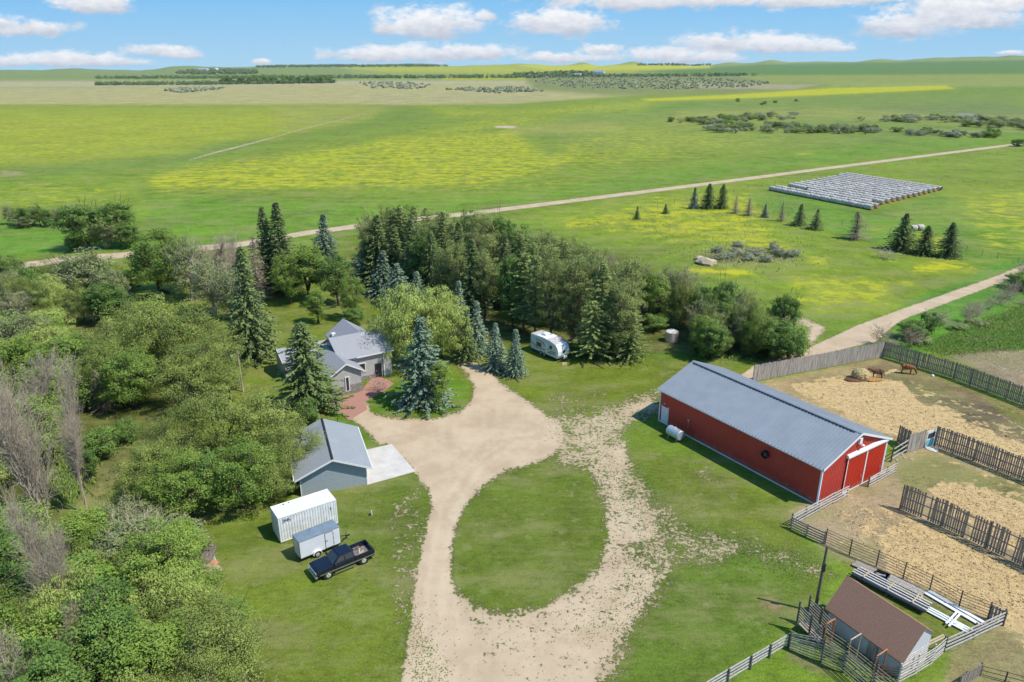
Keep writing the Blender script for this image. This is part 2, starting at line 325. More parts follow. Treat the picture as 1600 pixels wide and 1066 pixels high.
# ------------------------------------------------------------------ plant prototypes (all at real size, foot at the origin)
def limbs_mesh(name, segs, m):
    P, Q_, a, b = zip(*segs); V, Q = sticks(P, Q_, np.array(a), np.array(b)); return np_mesh(name, V, Q, m)
def deciduous(seed, H, W, leaf, m, bark, nc=70, per=150, base=.16, wid=.6, ragged=1., top=.75, droop=0., twigs=0, tm='tan_bark', conic=0.):
    rg = np.random.default_rng(seed)
    cz = H*(base + (1-base)*.5); rz = H*(1-base)*.5; rx = W/2
    d = unit(rg.normal(size=(nc, 3))); rad = (.42 + .56*rg.random(nc)**.5)
    C = d*rad[:, None]*np.array([rx*.86, rx*.86, rz*.88]); C[:, 2] += cz
    t = (C[:, 2]-H*base)/(H*(1-base)); taper = 1 - conic*np.clip(t, 0, 1)
    C[:, :2] *= taper[:, None]
    C += rg.normal(size=C.shape)*.05*W*ragged
    cr = W*(.065 + .085*rg.random(nc))*(1+.3*(ragged-1))*(90/nc)**.25
    cv = np.clip(rg.normal(.5, .22, nc), 0, 1)
    idx = np.repeat(np.arange(nc), per); n = len(idx)
    dd = unit(rg.normal(size=(n, 3))); rr = cr[idx]*rg.random(n)**.45
    X = C[idx] + dd*rr[:, None]*np.array([1.1, 1.1, .72])
    X[:, 2] = np.maximum(X[:, 2], .25)
    A = dd*.8 + rg.normal(size=(n, 3))*.5; A[:, 2] -= droop
    V, Q, v = leaves(X, A, leaf*(.6+.8*rg.random(n)), leaf*wid*(.6+.7*rg.random(n)), rg, cv[idx])
    cc = C - np.array([0, 0, cz-.25*rz]); nvv = dd*.75 + unit(cc)[idx]*.55 + np.array([0, 0, .25]) + rg.normal(size=(n, 3))*.22
    crown = np_mesh('crown', V, Q, m, v, nv=nvv)
    segs = []; n_l = 5 + int(rg.integers(0, 3)); r0 = .022*H+.05
    fork = H*(base*.7+.05); segs.append(((0,0,-.3), (0,0,fork*.5), r0*1.25, r0)); segs.append(((0,0,fork*.5), (.05*W*rg.normal(),.05*W*rg.normal(),fork), r0, r0*.85))
    f0 = segs[-1][1]
    hubs = []
    for k in range(n_l):
        a = 2*math.pi*(k+rg.random()*.6)/n_l; q = (math.cos(a)*rx*.38, math.sin(a)*rx*.38, fork+(H-fork)*(.38+.25*rg.random()))
        mid = tuple((np.array(f0)+np.array(q))/2*np.array([.8,.8,1.08])); segs.append((f0, mid, r0*.55, r0*.42)); segs.append((mid, q, r0*.42, r0*.28)); hubs.append(np.array(q)); hubs.append(np.array(mid))
    hubs = np.array(hubs)
    for c in C:
        h = hubs[np.argmin(np.linalg.norm(hubs-c, axis=1))]; segs.append((h, c, r0*.2, r0*.07))
    if twigs:
        for k in range(twigs):
            c = C[rg.integers(nc)]; o = unit((c-np.array([0,0,cz*.6]))[None])[0]+rg.normal(size=3)*.35; o[2] += .3
            ln = W*(.10+.14*rg.random()); segs.append((c, c+o*ln, .022, .008))
            for _ in range(3): segs.append((c+o*ln*.5, c+o*ln*.5+(o+rg.normal(size=3)*.6)*ln*.5, .013, .005))
    return [('trunk', limbs_mesh('trunk', segs, bark)), ('crown', crown)]
def conifer(seed, H, W, m, bark='bark', step=.34, leaf=.42, base=.05, pw=.85, droop=.28, dens=1., bare=0., wid=.42, irregular=.2):
    rg = np.random.default_rng(seed); CX_, AX, VV, NV = [], [], [], []; segs = [((0,0,-.3), (0,0,H*.5), .016*H+.04, .010*H+.02), ((0,0,H*.5), (0,0,H*.99), .010*H+.02, .012)]
    z = H*base
    while z < H*.985:
        t = (z/H-base)/(1-base); Rz = W/2*(1-t)**pw*(1+irregular*rg.normal()) + .12
        nb = max(5, int((6 + 5*(1-t))*dens)); a0 = rg.random()*6.28
        for k in range(nb):
            a = a0 + 2*math.pi*(k+.5*rg.random())/nb; Lb = Rz*(.78+.3*rg.random()); dirx = np.array((math.cos(a), math.sin(a), 0))
            if bare and rg.random() < bare:
                segs.append(((0,0,z), tuple(dirx*Lb*.8+np.array((0,0,z-droop*Lb*.4))), .03, .01)); continue
            ns = max(3, int(Lb/.21*dens)); s = (np.arange(ns)+.6)/ns
            zz = z + Lb*(.10*s - droop*1.6*s**2 + droop*.75*s**3.2)
            side = np.array((-dirx[1], dirx[0], 0))
            bv = np.clip(rg.normal(.45, .2), 0, 1)
            for sg in (-1, 1):
                off = (.10+.20*(1-s))*leaf*2.1
                P = dirx[None]*(Lb*s)[:, None]*np.array([[1,1,0]]); P[:, 2] = zz
                P = P + side[None]*(sg*off)[:, None]*rg.uniform(.3, 1, ns)[:, None] + rg.normal(size=P.shape)*.05
                A = dirx[None]*.8 + side[None]*sg*.75 + rg.normal(size=P.shape)*.22; A[:, 2] -= .22+.2*s
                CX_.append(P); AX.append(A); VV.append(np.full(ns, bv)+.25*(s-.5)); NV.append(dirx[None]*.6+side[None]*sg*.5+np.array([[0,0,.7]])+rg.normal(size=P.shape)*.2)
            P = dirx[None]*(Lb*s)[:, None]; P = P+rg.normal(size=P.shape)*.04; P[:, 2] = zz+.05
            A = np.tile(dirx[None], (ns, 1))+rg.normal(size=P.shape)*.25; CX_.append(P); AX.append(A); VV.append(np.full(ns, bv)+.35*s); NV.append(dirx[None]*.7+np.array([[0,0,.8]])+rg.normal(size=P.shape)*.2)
            segs.append(((0,0,z), tuple(dirx*Lb*.7+np.array((0,0,z-droop*Lb*.45))), .035, .012))
        z += step*(.75+.5*rg.random())*(1 if t < .8 else .6)
    X = np.concatenate(CX_); A = np.concatenate(AX); vv = np.clip(np.concatenate(VV), 0, 1)
    X[:, 2] = np.maximum(X[:, 2], .15)
    V, Q, v = leaves(X, A, leaf*(.7+.6*rg.random(len(X))), leaf*wid, rg, vv)
    return [('trunk', limbs_mesh('trunk', segs, bark)), ('crown', np_mesh('crown', V, Q, m, v, nv=np.concatenate(NV)))]
def bare_tree(seed, H, spread, m='grey_bark', n1=60, upright=.8, leafm=None, nleaf=0, fork=.25):
    rg = np.random.default_rng(seed); segs = []; r0 = .014*H+.03
    stems = 3 if spread > .3*H else 2
    tips = []
    for s in range(stems):
        p = np.array((rg.normal()*.15, rg.normal()*.15, -.3)); dirv = np.array((rg.normal()*.10, rg.normal()*.10, 1.)); r = r0*(1 if s == 0 else .7); n = 9; hh = H*(1 if s == 0 else rg.uniform(.65, .9))
        for i in range(n):
            q = p + dirv/np.linalg.norm(dirv)*hh/n; rn = r*(1-.09*1.05); segs.append((p, q, r, rn))
            if i >= n*fork: tips.append((q, rn, i/n, hh))
            p = q; r = rn*.93; dirv = dirv + rg.normal(size=3)*.12; dirv[2] = 1
    for k in range(n1):
        q, r, t, hh = tips[rg.integers(len(tips))]; a = rg.random()*6.28
        d = np.array((math.cos(a), math.sin(a), 0))*(1-upright*.75)+np.array((0, 0, upright)); d /= np.linalg.norm(d)
        ln = spread*(.5+.7*rg.random())*(1.1-.6*t)/max(.35, 1-upright*.75)*.6; p = q-np.array((0,0,rg.random()*hh/9)); rr = min(r*.5, .07)
        for i in range(3):
            nx = p+d*ln/3; segs.append((p, nx, rr, rr*.7)); 
            for _ in range(3):
                d2 = unit((d+rg.normal(size=3)*.42)[None])[0]; l2 = ln*(.28+.22*rg.random()); e = p+(nx-p)*rg.random(); f = e+d2*l2; segs.append((e, f, rr*.45, .010))
                for _ in range(2):
                    d3 = unit((d2+rg.normal(size=3)*.45)[None])[0]; e3 = e+(f-e)*rg.random(); segs.append((e3, e3+d3*l2*.6, .013, .006))
            p = nx; rr *= .7; d = unit((d+rg.normal(size=3)*.12+np.array((0,0,.1)))[None])[0]
    out = [('trunk', limbs_mesh('trunk', segs[:stems*9], m)), ('branches', limbs_mesh('branches', segs[stems*9:], m))]
    if nleaf:
        S = segs[stems*9:]; ii = rg.integers(0, len(S), nleaf); X = np.array([np.array(S[i][1]) for i in ii])+rg.normal(size=(nleaf, 3))*.15
        V, Q, v = leaves(X, rg.normal(size=X.shape), .20, .13, rg); out.append(('crown', np_mesh('crown', V, Q, leafm, v)))
    return out
P_ = {}
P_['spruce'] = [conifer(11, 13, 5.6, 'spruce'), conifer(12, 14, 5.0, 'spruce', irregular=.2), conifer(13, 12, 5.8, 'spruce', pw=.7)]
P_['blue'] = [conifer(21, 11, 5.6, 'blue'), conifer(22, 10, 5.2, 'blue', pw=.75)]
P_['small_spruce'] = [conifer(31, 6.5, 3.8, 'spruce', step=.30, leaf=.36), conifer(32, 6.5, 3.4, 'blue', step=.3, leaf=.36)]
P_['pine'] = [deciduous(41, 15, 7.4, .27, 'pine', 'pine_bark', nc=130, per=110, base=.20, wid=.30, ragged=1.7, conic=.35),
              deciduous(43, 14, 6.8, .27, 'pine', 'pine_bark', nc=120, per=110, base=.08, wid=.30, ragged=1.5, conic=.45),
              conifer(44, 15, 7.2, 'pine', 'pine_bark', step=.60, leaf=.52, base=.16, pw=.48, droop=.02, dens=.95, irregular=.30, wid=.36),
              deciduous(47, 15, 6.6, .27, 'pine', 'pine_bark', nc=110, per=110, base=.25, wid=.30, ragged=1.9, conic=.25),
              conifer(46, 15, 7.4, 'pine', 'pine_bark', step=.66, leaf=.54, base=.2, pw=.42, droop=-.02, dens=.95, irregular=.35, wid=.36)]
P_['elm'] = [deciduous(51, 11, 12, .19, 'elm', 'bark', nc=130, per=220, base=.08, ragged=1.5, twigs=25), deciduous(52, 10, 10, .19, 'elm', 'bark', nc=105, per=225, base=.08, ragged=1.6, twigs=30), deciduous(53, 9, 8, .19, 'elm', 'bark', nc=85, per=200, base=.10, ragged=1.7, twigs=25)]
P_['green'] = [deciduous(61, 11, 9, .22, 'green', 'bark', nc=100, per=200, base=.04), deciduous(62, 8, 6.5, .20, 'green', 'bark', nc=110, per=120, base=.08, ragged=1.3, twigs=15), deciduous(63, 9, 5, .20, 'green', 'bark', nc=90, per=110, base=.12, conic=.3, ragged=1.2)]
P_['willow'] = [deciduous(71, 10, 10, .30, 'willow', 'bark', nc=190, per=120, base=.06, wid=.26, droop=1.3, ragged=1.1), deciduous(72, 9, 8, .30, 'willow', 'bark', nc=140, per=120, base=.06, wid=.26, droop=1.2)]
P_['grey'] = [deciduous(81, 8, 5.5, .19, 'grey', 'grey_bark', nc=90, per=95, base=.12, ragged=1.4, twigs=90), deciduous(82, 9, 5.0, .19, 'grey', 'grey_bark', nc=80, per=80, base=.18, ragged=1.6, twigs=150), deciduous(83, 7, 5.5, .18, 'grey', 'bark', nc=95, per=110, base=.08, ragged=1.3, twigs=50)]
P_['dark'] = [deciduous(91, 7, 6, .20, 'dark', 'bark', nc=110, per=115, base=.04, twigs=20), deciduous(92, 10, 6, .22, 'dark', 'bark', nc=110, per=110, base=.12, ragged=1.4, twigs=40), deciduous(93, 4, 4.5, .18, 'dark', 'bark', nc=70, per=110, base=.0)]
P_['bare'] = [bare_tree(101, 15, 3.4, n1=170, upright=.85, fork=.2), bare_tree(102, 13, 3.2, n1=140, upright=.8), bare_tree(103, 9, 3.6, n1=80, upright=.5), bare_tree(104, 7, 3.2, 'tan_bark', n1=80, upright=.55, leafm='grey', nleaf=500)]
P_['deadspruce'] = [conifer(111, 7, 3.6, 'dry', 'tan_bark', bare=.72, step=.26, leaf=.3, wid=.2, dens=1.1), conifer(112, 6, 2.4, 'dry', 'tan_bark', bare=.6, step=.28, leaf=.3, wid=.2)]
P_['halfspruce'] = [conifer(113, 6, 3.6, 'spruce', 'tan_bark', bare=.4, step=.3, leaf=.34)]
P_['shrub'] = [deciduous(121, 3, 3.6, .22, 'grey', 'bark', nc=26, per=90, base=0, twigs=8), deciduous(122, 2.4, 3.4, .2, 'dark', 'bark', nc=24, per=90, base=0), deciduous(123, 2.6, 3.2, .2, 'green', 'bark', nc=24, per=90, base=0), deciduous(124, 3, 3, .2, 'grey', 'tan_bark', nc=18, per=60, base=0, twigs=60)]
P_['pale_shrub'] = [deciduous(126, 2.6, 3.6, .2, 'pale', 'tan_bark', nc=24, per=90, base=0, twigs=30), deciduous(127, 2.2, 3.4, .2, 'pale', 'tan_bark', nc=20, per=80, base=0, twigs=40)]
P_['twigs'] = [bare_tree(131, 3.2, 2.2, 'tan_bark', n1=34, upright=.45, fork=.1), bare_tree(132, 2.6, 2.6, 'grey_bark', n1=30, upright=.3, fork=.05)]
def one_mesh(parts, name):                           # far copies: crown only
    return [p[1] for p in parts if p[0] == 'crown'][0]
DIM = {}
for k, L_ in P_.items():
    DIM[k] = []
    for pr in L_:
        co = []
        for _, me in pr:
            a = np.empty(len(me.vertices)*3, np.float32); me.vertices.foreach_get('co', a); co.append(a.reshape(-1, 3))
        co = np.concatenate(co); DIM[k].append((np.percentile(co[:, 2], 99.8), np.percentile(np.hypot(co[:, 0], co[:, 1]), 97)*2))
NAMES = {'spruce':'spruce_tree','blue':'blue_spruce_tree','small_spruce':'spruce_tree','pine':'pine_tree','elm':'elm_tree','green':'leafy_tree','willow':'willow_tree','grey':'poplar_tree','dark':'leafy_tree','bare':'bare_tree','deadspruce':'dead_spruce_tree','halfspruce':'dying_spruce_tree','shrub':'shrub','twigs':'bare_shrub','pale_shrub':'shrub'}
def plant(kind, var, x, y, h, wdt=None, label='', cat='tree', group=None, simple=False, z=0., name=None):
    pr = P_[kind][var % len(P_[kind])]; H0, W0 = DIM[kind][var % len(P_[kind])]
    sz = h/H0; sx = (wdt/W0) if wdt else sz
    nm = name or NAMES[kind]; rz = random.random()*6.28
    if simple:
        o = bpy.data.objects.new(nm, one_mesh(pr, nm)); COL.objects.link(o)
    else:
        o = bpy.data.objects.new(nm, None); COL.objects.link(o)
        for pn, me in pr:
            c = bpy.data.objects.new(pn, me); COL.objects.link(c); c.parent = o
    o.location = (x, y, z); o.rotation_euler = (random.gauss(0, .022), random.gauss(0, .022), rz); o.scale = (sx, sx*random.uniform(.93, 1.07), sz)
    return tag(o, label, cat, group)
def plant_px(kind, var, base, top, wpx=None, **k):   # foot and top seen at these photo pixels
    b = g(*base); h = ht(base, top); dist = math.hypot(b[0], b[1], CAM_H*.6)
    wdt = wpx*dist/F_PX if wpx else None
    return plant(kind, var, b[0], b[1], h, wdt, **k)
# ------------------------------------------------------------------ the ground: one welded sheet to the horizon, split by what covers it
def terrain(X, Y):
    D = np.hypot(X, Y); a = np.clip(X/np.maximum(Y, 1), -1.2, 1.2)
    Yh = np.interp(a, [-.8,-.62,-.46,-.31,0,.23,.42,.65,.85], [112,111,109,104.5,103,102.5,99.5,95,93])
    zr = 45 + (102-Yh)/F_PX*8600
    t = np.clip((D-1500)/7100, 0, 1.3)
    z = zr*t*np.where(Y > 0, 1, 0)
    bumps = [(-.70,.10,9),(-.55,.05,5),(-.42,.035,7),(-.25,.12,4),(.09,.012,9),(.155,.016,8),(.20,.012,5),(.33,.018,8),(.38,.03,5),(.55,.06,6),(.64,.02,6),(.0,.05,3),(-.12,.02,4),(.47,.015,4),(.28,.02,4)]
    for c, wd, hp in bumps: z = z + np.exp(-((a-c)/wd)**2)*hp*np.clip((D-6600)/1500, 0, 1)*np.where(Y > 0, 4.2, 0)
    z = z + np.clip((D-5200)/3000, 0, 1)*(8*np.sin(a*43+1)+5*np.sin(a*97)+3*np.sin(a*211))*.6
    return z
ys = [-400, -250, -150, -90, -50, -25, -10, 0, 6, 11, 15.5, 19.5, 23]
while ys[-1] < 9200: ys.append(ys[-1]*1.0078 if ys[-1] < 400 else ys[-1]*1.011)
us = np.concatenate([np.linspace(-3.2, -.95, 26)[:-1], np.arange(-.95, .951, .0072), np.linspace(.95, 3.2, 26)[1:]])
YS = np.array(ys); SC = np.maximum(YS, 28)
GX = SC[:, None]*us[None]; GY = np.repeat(YS[:, None], len(us), 1)
GZ = terrain(GX, GY)
PX, PY = proj(GX, GY, GZ)
NR, NCOL = GX.shape
px, py = PX.ravel(), PY.ravel()
def sdf(pts):                                        # signed distance, inside positive, in photo pixels
    P = np.array(pts, float); x0, y0 = P.min(0)-60; x1, y1 = P.max(0)+60
    sel = np.where((px > x0) & (px < x1) & (py > y0) & (py < y1))[0]
    out = np.full(px.shape, -60.); X = px[sel]; Y = py[sel]; d2 = np.full(X.shape, 1e9); ins = np.zeros(X.shape, bool)
    for i in range(len(P)):
        a = P[i]; b = P[(i+1) % len(P)]; e = b-a; t = np.clip(((X-a[0])*e[0]+(Y-a[1])*e[1])/(e@e+1e-9), 0, 1)
        d2 = np.minimum(d2, (X-a[0]-t*e[0])**2+(Y-a[1]-t*e[1])**2)
        if a[1] != b[1]:
            c = ((a[1] > Y) != (b[1] > Y)) & (X < (b[0]-a[0])*(Y-a[1])/(b[1]-a[1])+a[0]); ins ^= c
    out[sel] = np.where(ins, np.sqrt(d2), -np.sqrt(d2)); return out
def smooth(t): t = np.clip(t, 0, 1); return t*t*(3-2*t)
base = tuple(np.array(lin((127,158,68)))*np.array((.97,.92,.54)))
tint = np.tile(np.array(base), (px.size, 1)); grav = np.zeros(px.size); yel = np.zeros(px.size); straw = np.zeros(px.size); rough = np.full(px.size, .5)
K_ALB = .66                                          # sunlit display value -> albedo
def ptint(pts, c, fe=6, k=1.):
    c = (c[0]+max(0, c[1]-c[0])*.34, c[1]*1.0, c[2]+8) if c[1] > c[0]+12 else c
    m = smooth(.5 + sdf(pts)/(2*fe))[:, None]*k; c = np.array(lin(c))*(np.array((.97,.92,.54)) if c[1] > c[0]+5 else (np.array((.98,.93,.86)) if c[1] > c[0]-12 else np.ones(3))); tint[:] = tint*(1-m)+c*m
def pmask(arr, pts, fe=8, top=1., add=True):
    m = np.clip(.5 + sdf(pts)/(2*fe), 0, 1)
    arr[:] = np.maximum(arr, m*top) if add else np.minimum(arr, 1-m)
def prough(pts, v, fe=10):
    m = smooth(.5 + sdf(pts)/(2*fe)); rough[:] = rough*(1-m)+v*m
# far fields
ptint([(-600,90),(2400,90),(2400,135),(-600,135)], (150,178,118), 4)
ptint([(-600,90),(520,92),(560,124),(-600,124)], (128,165,106), 3)
ptint([(520,104),(820,100),(1110,100),(1120,112),(900,116),(600,113)], (188,198,78), 2)
ptint([(700,118),(860,117),(900,124),(690,126)], (185,195,75), 2)
ptint([(-600,128),(180,127),(1010,126),(860,136),(-600,137)], (200,194,156), 2)
ptint([(-600,139),(180,136),(560,133),(900,130),(1060,140),(980,150),(800,162),(600,164),(-600,164)], (196,190,134), 3)
ptint([(560,150),(700,148),(860,150),(800,162),(600,163)], (190,184,140), 4, .6)
ptint([(820,118),(1060,112),(1240,120),(1300,134),(1180,146),(960,150),(830,140)], (135,155,108), 5)
ptint([(1060,130),(1280,132),(1240,140),(1090,138)], (190,180,150), 2, .8)
ptint([(1000,112),(1180,101),(1400,97),(1800,90),(2400,90),(2400,118),(1600,117),(1250,119),(1110,118)], (72,146,76), 3)
ptint([(1150,118),(1620,116),(2400,118),(2400,130),(1200,130)], (150,172,96), 3)
ptint([(960,158),(1200,150),(2400,140),(2400,240),(1600,215),(1100,235),(880,230),(860,190)], (118,160,82), 8)
ptint([(1060,172),(1400,168),(1620,172),(1640,200),(1300,186),(1040,196)], (162,172,110), 6, .8)
ptint([(1330,168),(1560,160),(1640,180),(1500,182)], (110,146,96), 5, .8)
ptint([(1495,178),(1520,178),(1525,183),(1500,183)], (150,170,200), 1.5)
ptint([(790,198),(960,190),(980,205),(780,212)], (168,176,112), 5, .8)
# near meadow across the road
ptint([(-600,166),(600,166),(580,185),(440,215),(310,240),(200,270),(-600,285)], (148,176,62), 6)
ptint([(420,166),(560,164),(620,168),(540,195),(440,200)], (160,174,98), 8, .8)
ptint([(-600,262),(0,262),(180,250),(300,238),(320,226),(420,214),(400,232),(280,262),(130,272),(0,285),(-600,290)], (104,156,72), 6, .9)
ptint([(0,268),(30,268),(40,275),(0,277)], (185,165,130), 2, .8)
ptint([(-600,290),(200,272),(230,300),(240,350),(220,400),(0,410),(-600,420)], (110,164,54), 10, .8)
ptint([(-600,345),(110,345),(215,385),(200,400),(0,415),(-600,430)], (92,166,58), 8)
ptint([(230,300),(500,318),(800,300),(1020,268),(1300,232),(1600,205),(1600,222),(1200,272),(800,322),(500,360),(240,400)], (100,164,56), 10)
for q in [[(440,250),(520,240),(600,238),(600,241),(520,247)],[(550,222),(580,219),(596,224),(560,227)],[(900,180),(1090,160),(1110,164),(1000,176)]]: ptint(q, (86,156,62), 2.5, .8)
ptint([(1440,208),(1600,200),(1620,204),(1500,214)], (150,168,112), 4, .7)
# meadow this side of the road, hay yard
ptint([(770,335),(1100,285),(1300,255),(1600,228),(1900,200),(1900,470),(1600,430),(1480,470),(1380,500),(1240,490),(1100,430),(950,380)], (122,164,58), 10)
ptint([(1150,305),(1240,300),(1360,330),(1470,305),(1600,330),(1900,340),(1900,430),(1560,430),(1480,400),(1360,380),(1200,330)], (88,160,62), 8, .8)
ptint([(1380,330),(1600,300),(1620,340),(1420,350)], (140,170,86), 10, .6)
ptint([(1090,400),(1140,385),(1240,392),(1250,410),(1180,420),(1090,418)], (158,166,112), 6, .9)
ptint([(1270,440),(1420,440),(1400,480),(1260,490)], (150,176,82), 12, .7)
ptint([(1420,470),(1600,400),(1900,380),(1900,560),(1600,550),(1480,545),(1380,560),(1370,545)], (70,158,56), 8)
# lawns
ptint([(-600,425),(560,380),(740,345),(1000,400),(1250,520),(1240,560),(1180,600),(1060,640),(1000,640),(700,700),(700,1100),(1000,1500),(-900,1500)], (116,146,58), 10)
ptint([(100,400),(250,390),(300,500),(200,520)], (118,160,62), 8, .8)
ptint([(760,560),(1010,560),(1170,560),(1230,560),(1130,600),(1030,605),(900,640),(830,620)], (118,146,52), 10)
ptint([(1000,510),(1080,545),(1200,560),(1160,572),(1000,560)], (92,156,58), 8, .7)
ptint([(1090,530),(1250,530),(1255,550),(1180,560),(1090,556)], (72,140,52), 5, .8)
ptint([(700,720),(1000,700),(1240,830),(1310,900),(1240,960),(1110,1066),(1000,1500),(400,1500),(330,1000),(330,830),(560,770)], (106,138,58), 12)
ptint([(990,690),(1270,800),(1240,870),(1060,790)], (118,140,62), 14, .8)
ptint([(1090,860),(1260,880),(1240,960),(1150,1066),(960,1066)], (98,142,58), 16, .8)
ptint([(330,860),(480,880),(640,860),(620,1066),(400,1066),(330,960)], (122,152,62), 20, .8)
ptint([(560,645),(720,650),(735,600),(700,585),(610,600),(575,625)], (88,152,44), 5)
ptint([(505,640),(525,640),(590,690),(560,700)], (90,150,50), 4)
ptint([(95,780),(110,690),(140,680),(150,700),(120,800)], (70,150,70), 6)
ptint([(118,800),(125,720),(200,680),(220,690),(180,760),(135,810)], (150,150,92), 8)
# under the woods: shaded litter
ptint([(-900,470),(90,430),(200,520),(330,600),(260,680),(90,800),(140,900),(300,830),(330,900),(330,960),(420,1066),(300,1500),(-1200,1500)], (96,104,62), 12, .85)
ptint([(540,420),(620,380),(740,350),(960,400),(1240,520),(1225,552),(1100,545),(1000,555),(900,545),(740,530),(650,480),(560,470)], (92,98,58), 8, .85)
# corral
ptint([(1230,800),(1400,710),(1600,640),(1900,620),(1900,1200),(1400,1200),(1480,1060),(1570,990),(1540,985),(1290,860)], (184,162,124), 8)
ptint([(1175,600),(1378,560),(1600,640),(1700,700),(1600,760),(1455,690),(1400,690)], (184,158,116), 6)
ptint([(1250,620),(1378,566),(1420,580),(1330,600)], (128,106,82), 6, .7)
ptint([(1380,580),(1440,590),(1500,610),(1440,625),(1390,600)], (128,130,78), 8, .7)
ptint([(1440,620),(1520,620),(1600,650),(1700,690),(1600,690),(1500,660)], (112,96,82), 8, .85)
ptint([(1540,620),(1600,645),(1600,665),(1555,640)], (140,150,80), 6, .7)
ptint([(1395,735),(1450,710),(1600,760),(1600,800),(1480,755),(1420,780)], (150,152,92), 8, .8)
ptint([(1230,815),(1400,745),(1400,800),(1330,860)], (184,162,128), 10, .9)
ptint([(1300,870),(1540,985),(1456,1020),(1380,930)], (130,140,76), 8, .8)
ptint([(1490,1000),(1620,960),(1700,1100),(1470,1100)], (170,156,108), 8, .9)
ptint([(1480,555),(1560,545),(1900,570),(1900,640),(1600,610)], (186,164,132), 4)
ptint([(1186,936),(1208,934),(1230,950),(1212,957),(1192,948)], (176,140,108), 5, .8)
ptint([(1235,1012),(1290,1040),(1320,1062),(1270,1050),(1230,1030)], (150,132,104), 6, .6)
# gravel
DRIVE = [(632,1500),(628,1066),(640,980),(650,900),(662,840),(674,790),(668,765),(650,742),(612,694),(592,694),(570,672),(530,640),(572,626),(582,645),(606,652),(650,655),(694,651),(722,640),(737,625),(740,605),(732,588),(712,566),(713,560),(735,562),(762,576),(790,604),(824,626),(856,648),(878,662),(884,682),(872,705),(845,722),(808,732),(766,755),(732,788),(712,825),(706,870),(706,905),(716,940),(735,968),(750,1000),(770,1066),(770,1500)]
pmask(grav, DRIVE, 11)
pmask(grav, [(660,1040),(668,930),(684,840),(700,780),(760,700),(850,670),(800,620),(745,575),(720,570),(745,600),(740,640),(690,660),(600,660),(560,650),(600,690),(655,740),(680,770),(670,860),(650,960),(645,1500),(740,1500),(735,1000)], 8)
pmask(grav, [(870,660),(940,630),(1000,608),(1040,602),(1040,650),(1000,665),(960,700),(960,740),(900,720)], 20, .62)
pmask(grav, [(940,690),(985,680),(990,740),(1000,760),(960,760),(920,735)], 16, .72)
pmask(grav, [(945,640),(1030,612),(1032,645),(985,655)], 12, .74)
pmask(grav, [(950,770),(1010,765),(1040,800),(1030,850),(970,870),(945,840)], 18, .68)
pmask(grav, [(760,1000),(860,960),(940,930),(1020,880),(1030,930),(980,1000),(940,1066),(920,1500),(760,1500)], 18, .72)
pmask(grav, [(920,730),(990,700),(1040,790),(1060,850),(1050,920),(1000,990),(960,1080),(640,1080),(660,1010),(720,960),(780,1010),(880,980),(950,910),(950,820)], 22, .56)
pmask(grav, [(706,885),(722,925),(750,944),(791,952),(850,940),(895,915),(930,880),(950,860),(1030,885),(1040,905),(1010,950),(976,1000),(945,1066),(930,1500),(632,1500),(640,1000)], 16, .68)
pmask(grav, [(1020,800),(1130,820),(1260,860),(1330,900),(1280,920),(1180,880),(1060,900)], 26, .52)
pmask(grav, [(1060,700),(1130,720),(1160,780),(1060,760)], 20, .38)
pmask(grav, [(600,770),(665,750),(680,860),(640,1000),(600,980)], 20, .42)
pmask(grav, [(840,600),(960,600),(940,660),(860,680)], 20, .42)
pmask(grav, [(1170,480),(1210,492),(1270,500),(1300,530),(1240,505),(1215,500),(1170,488)], 4, .5)
pmask(grav, [(716,892),(706,860),(714,820),(730,788),(758,757),(792,735),(830,728),(880,731),(912,750),(930,782),(935,825),(925,868),(895,902),(855,926),(810,937),(765,935),(735,920)], 13, add=False)
pmask(grav, [(575,628),(583,643),(610,651),(655,652),(695,648),(722,637),(733,622),(736,605),(729,592),(700,580),(600,590)], 4, add=False)
LANE = [(1150,592),(1180,570),(1260,545),(1340,508),(1400,486),(1480,458),(1560,430),(1620,405),(1640,412),(1570,440),(1490,470),(1410,500),(1378,524),(1370,534),(1300,550),(1200,585),(1165,600)]
SPUR = [(1215,492),(1235,490),(1268,498),(1292,508),(1290,520),(1270,540),(1300,548),(1262,556),(1258,530),(1262,514),(1240,505),(1220,500)]
pmask(grav, [(845,640),(940,632),(985,660),(985,715),(930,745),(860,735),(850,690)], 20, .56)
pmask(grav, [(1000,770),(1050,780),(1075,840),(1065,900),(1020,960),(985,1020),(960,1080),(930,1000),(1010,900),(1035,850)], 22, .55)
pmask(grav, [(900,725),(925,750),(938,790),(942,840),(930,890),(960,910),(1010,820),(970,740),(930,715)], 12, .64)
pmask(grav, LANE, 3.5); pmask(grav, SPUR, 7, .72)
pmask(grav, [(1480,555),(1530,542),(1620,545),(1900,560),(1900,640),(1600,604)], 12, .45)
ROADP = [(-600,468,11),(-200,440,11),(0,420,10),(100,406,9.5),(225,396,9),(370,383,8.5),(480,364,7.5),(600,348,7),(740,333,6.5),(900,313,5.6),(1100,288,5),(1300,262,4.3),(1450,243,3.8),(1600,224,3.4),(1800,200,3),(2300,142,2)]
ROAD = [(x, y-w_/2) for x, y, w_ in ROADP]+[(x, y+w_/2) for x, y, w_ in ROADP[::-1]]
pmask(grav, ROAD, 1.3)
TRAIL = [(570,178,1.6),(520,190,2),(460,205,2.2),(420,217,2.6),(370,230,3),(330,240,3),(290,252,2.2)]
pmask(grav, [(x, y-w_/2) for x, y, w_ in TRAIL]+[(x, y+w_/2) for x, y, w_ in TRAIL[::-1]], 1.6, .85)
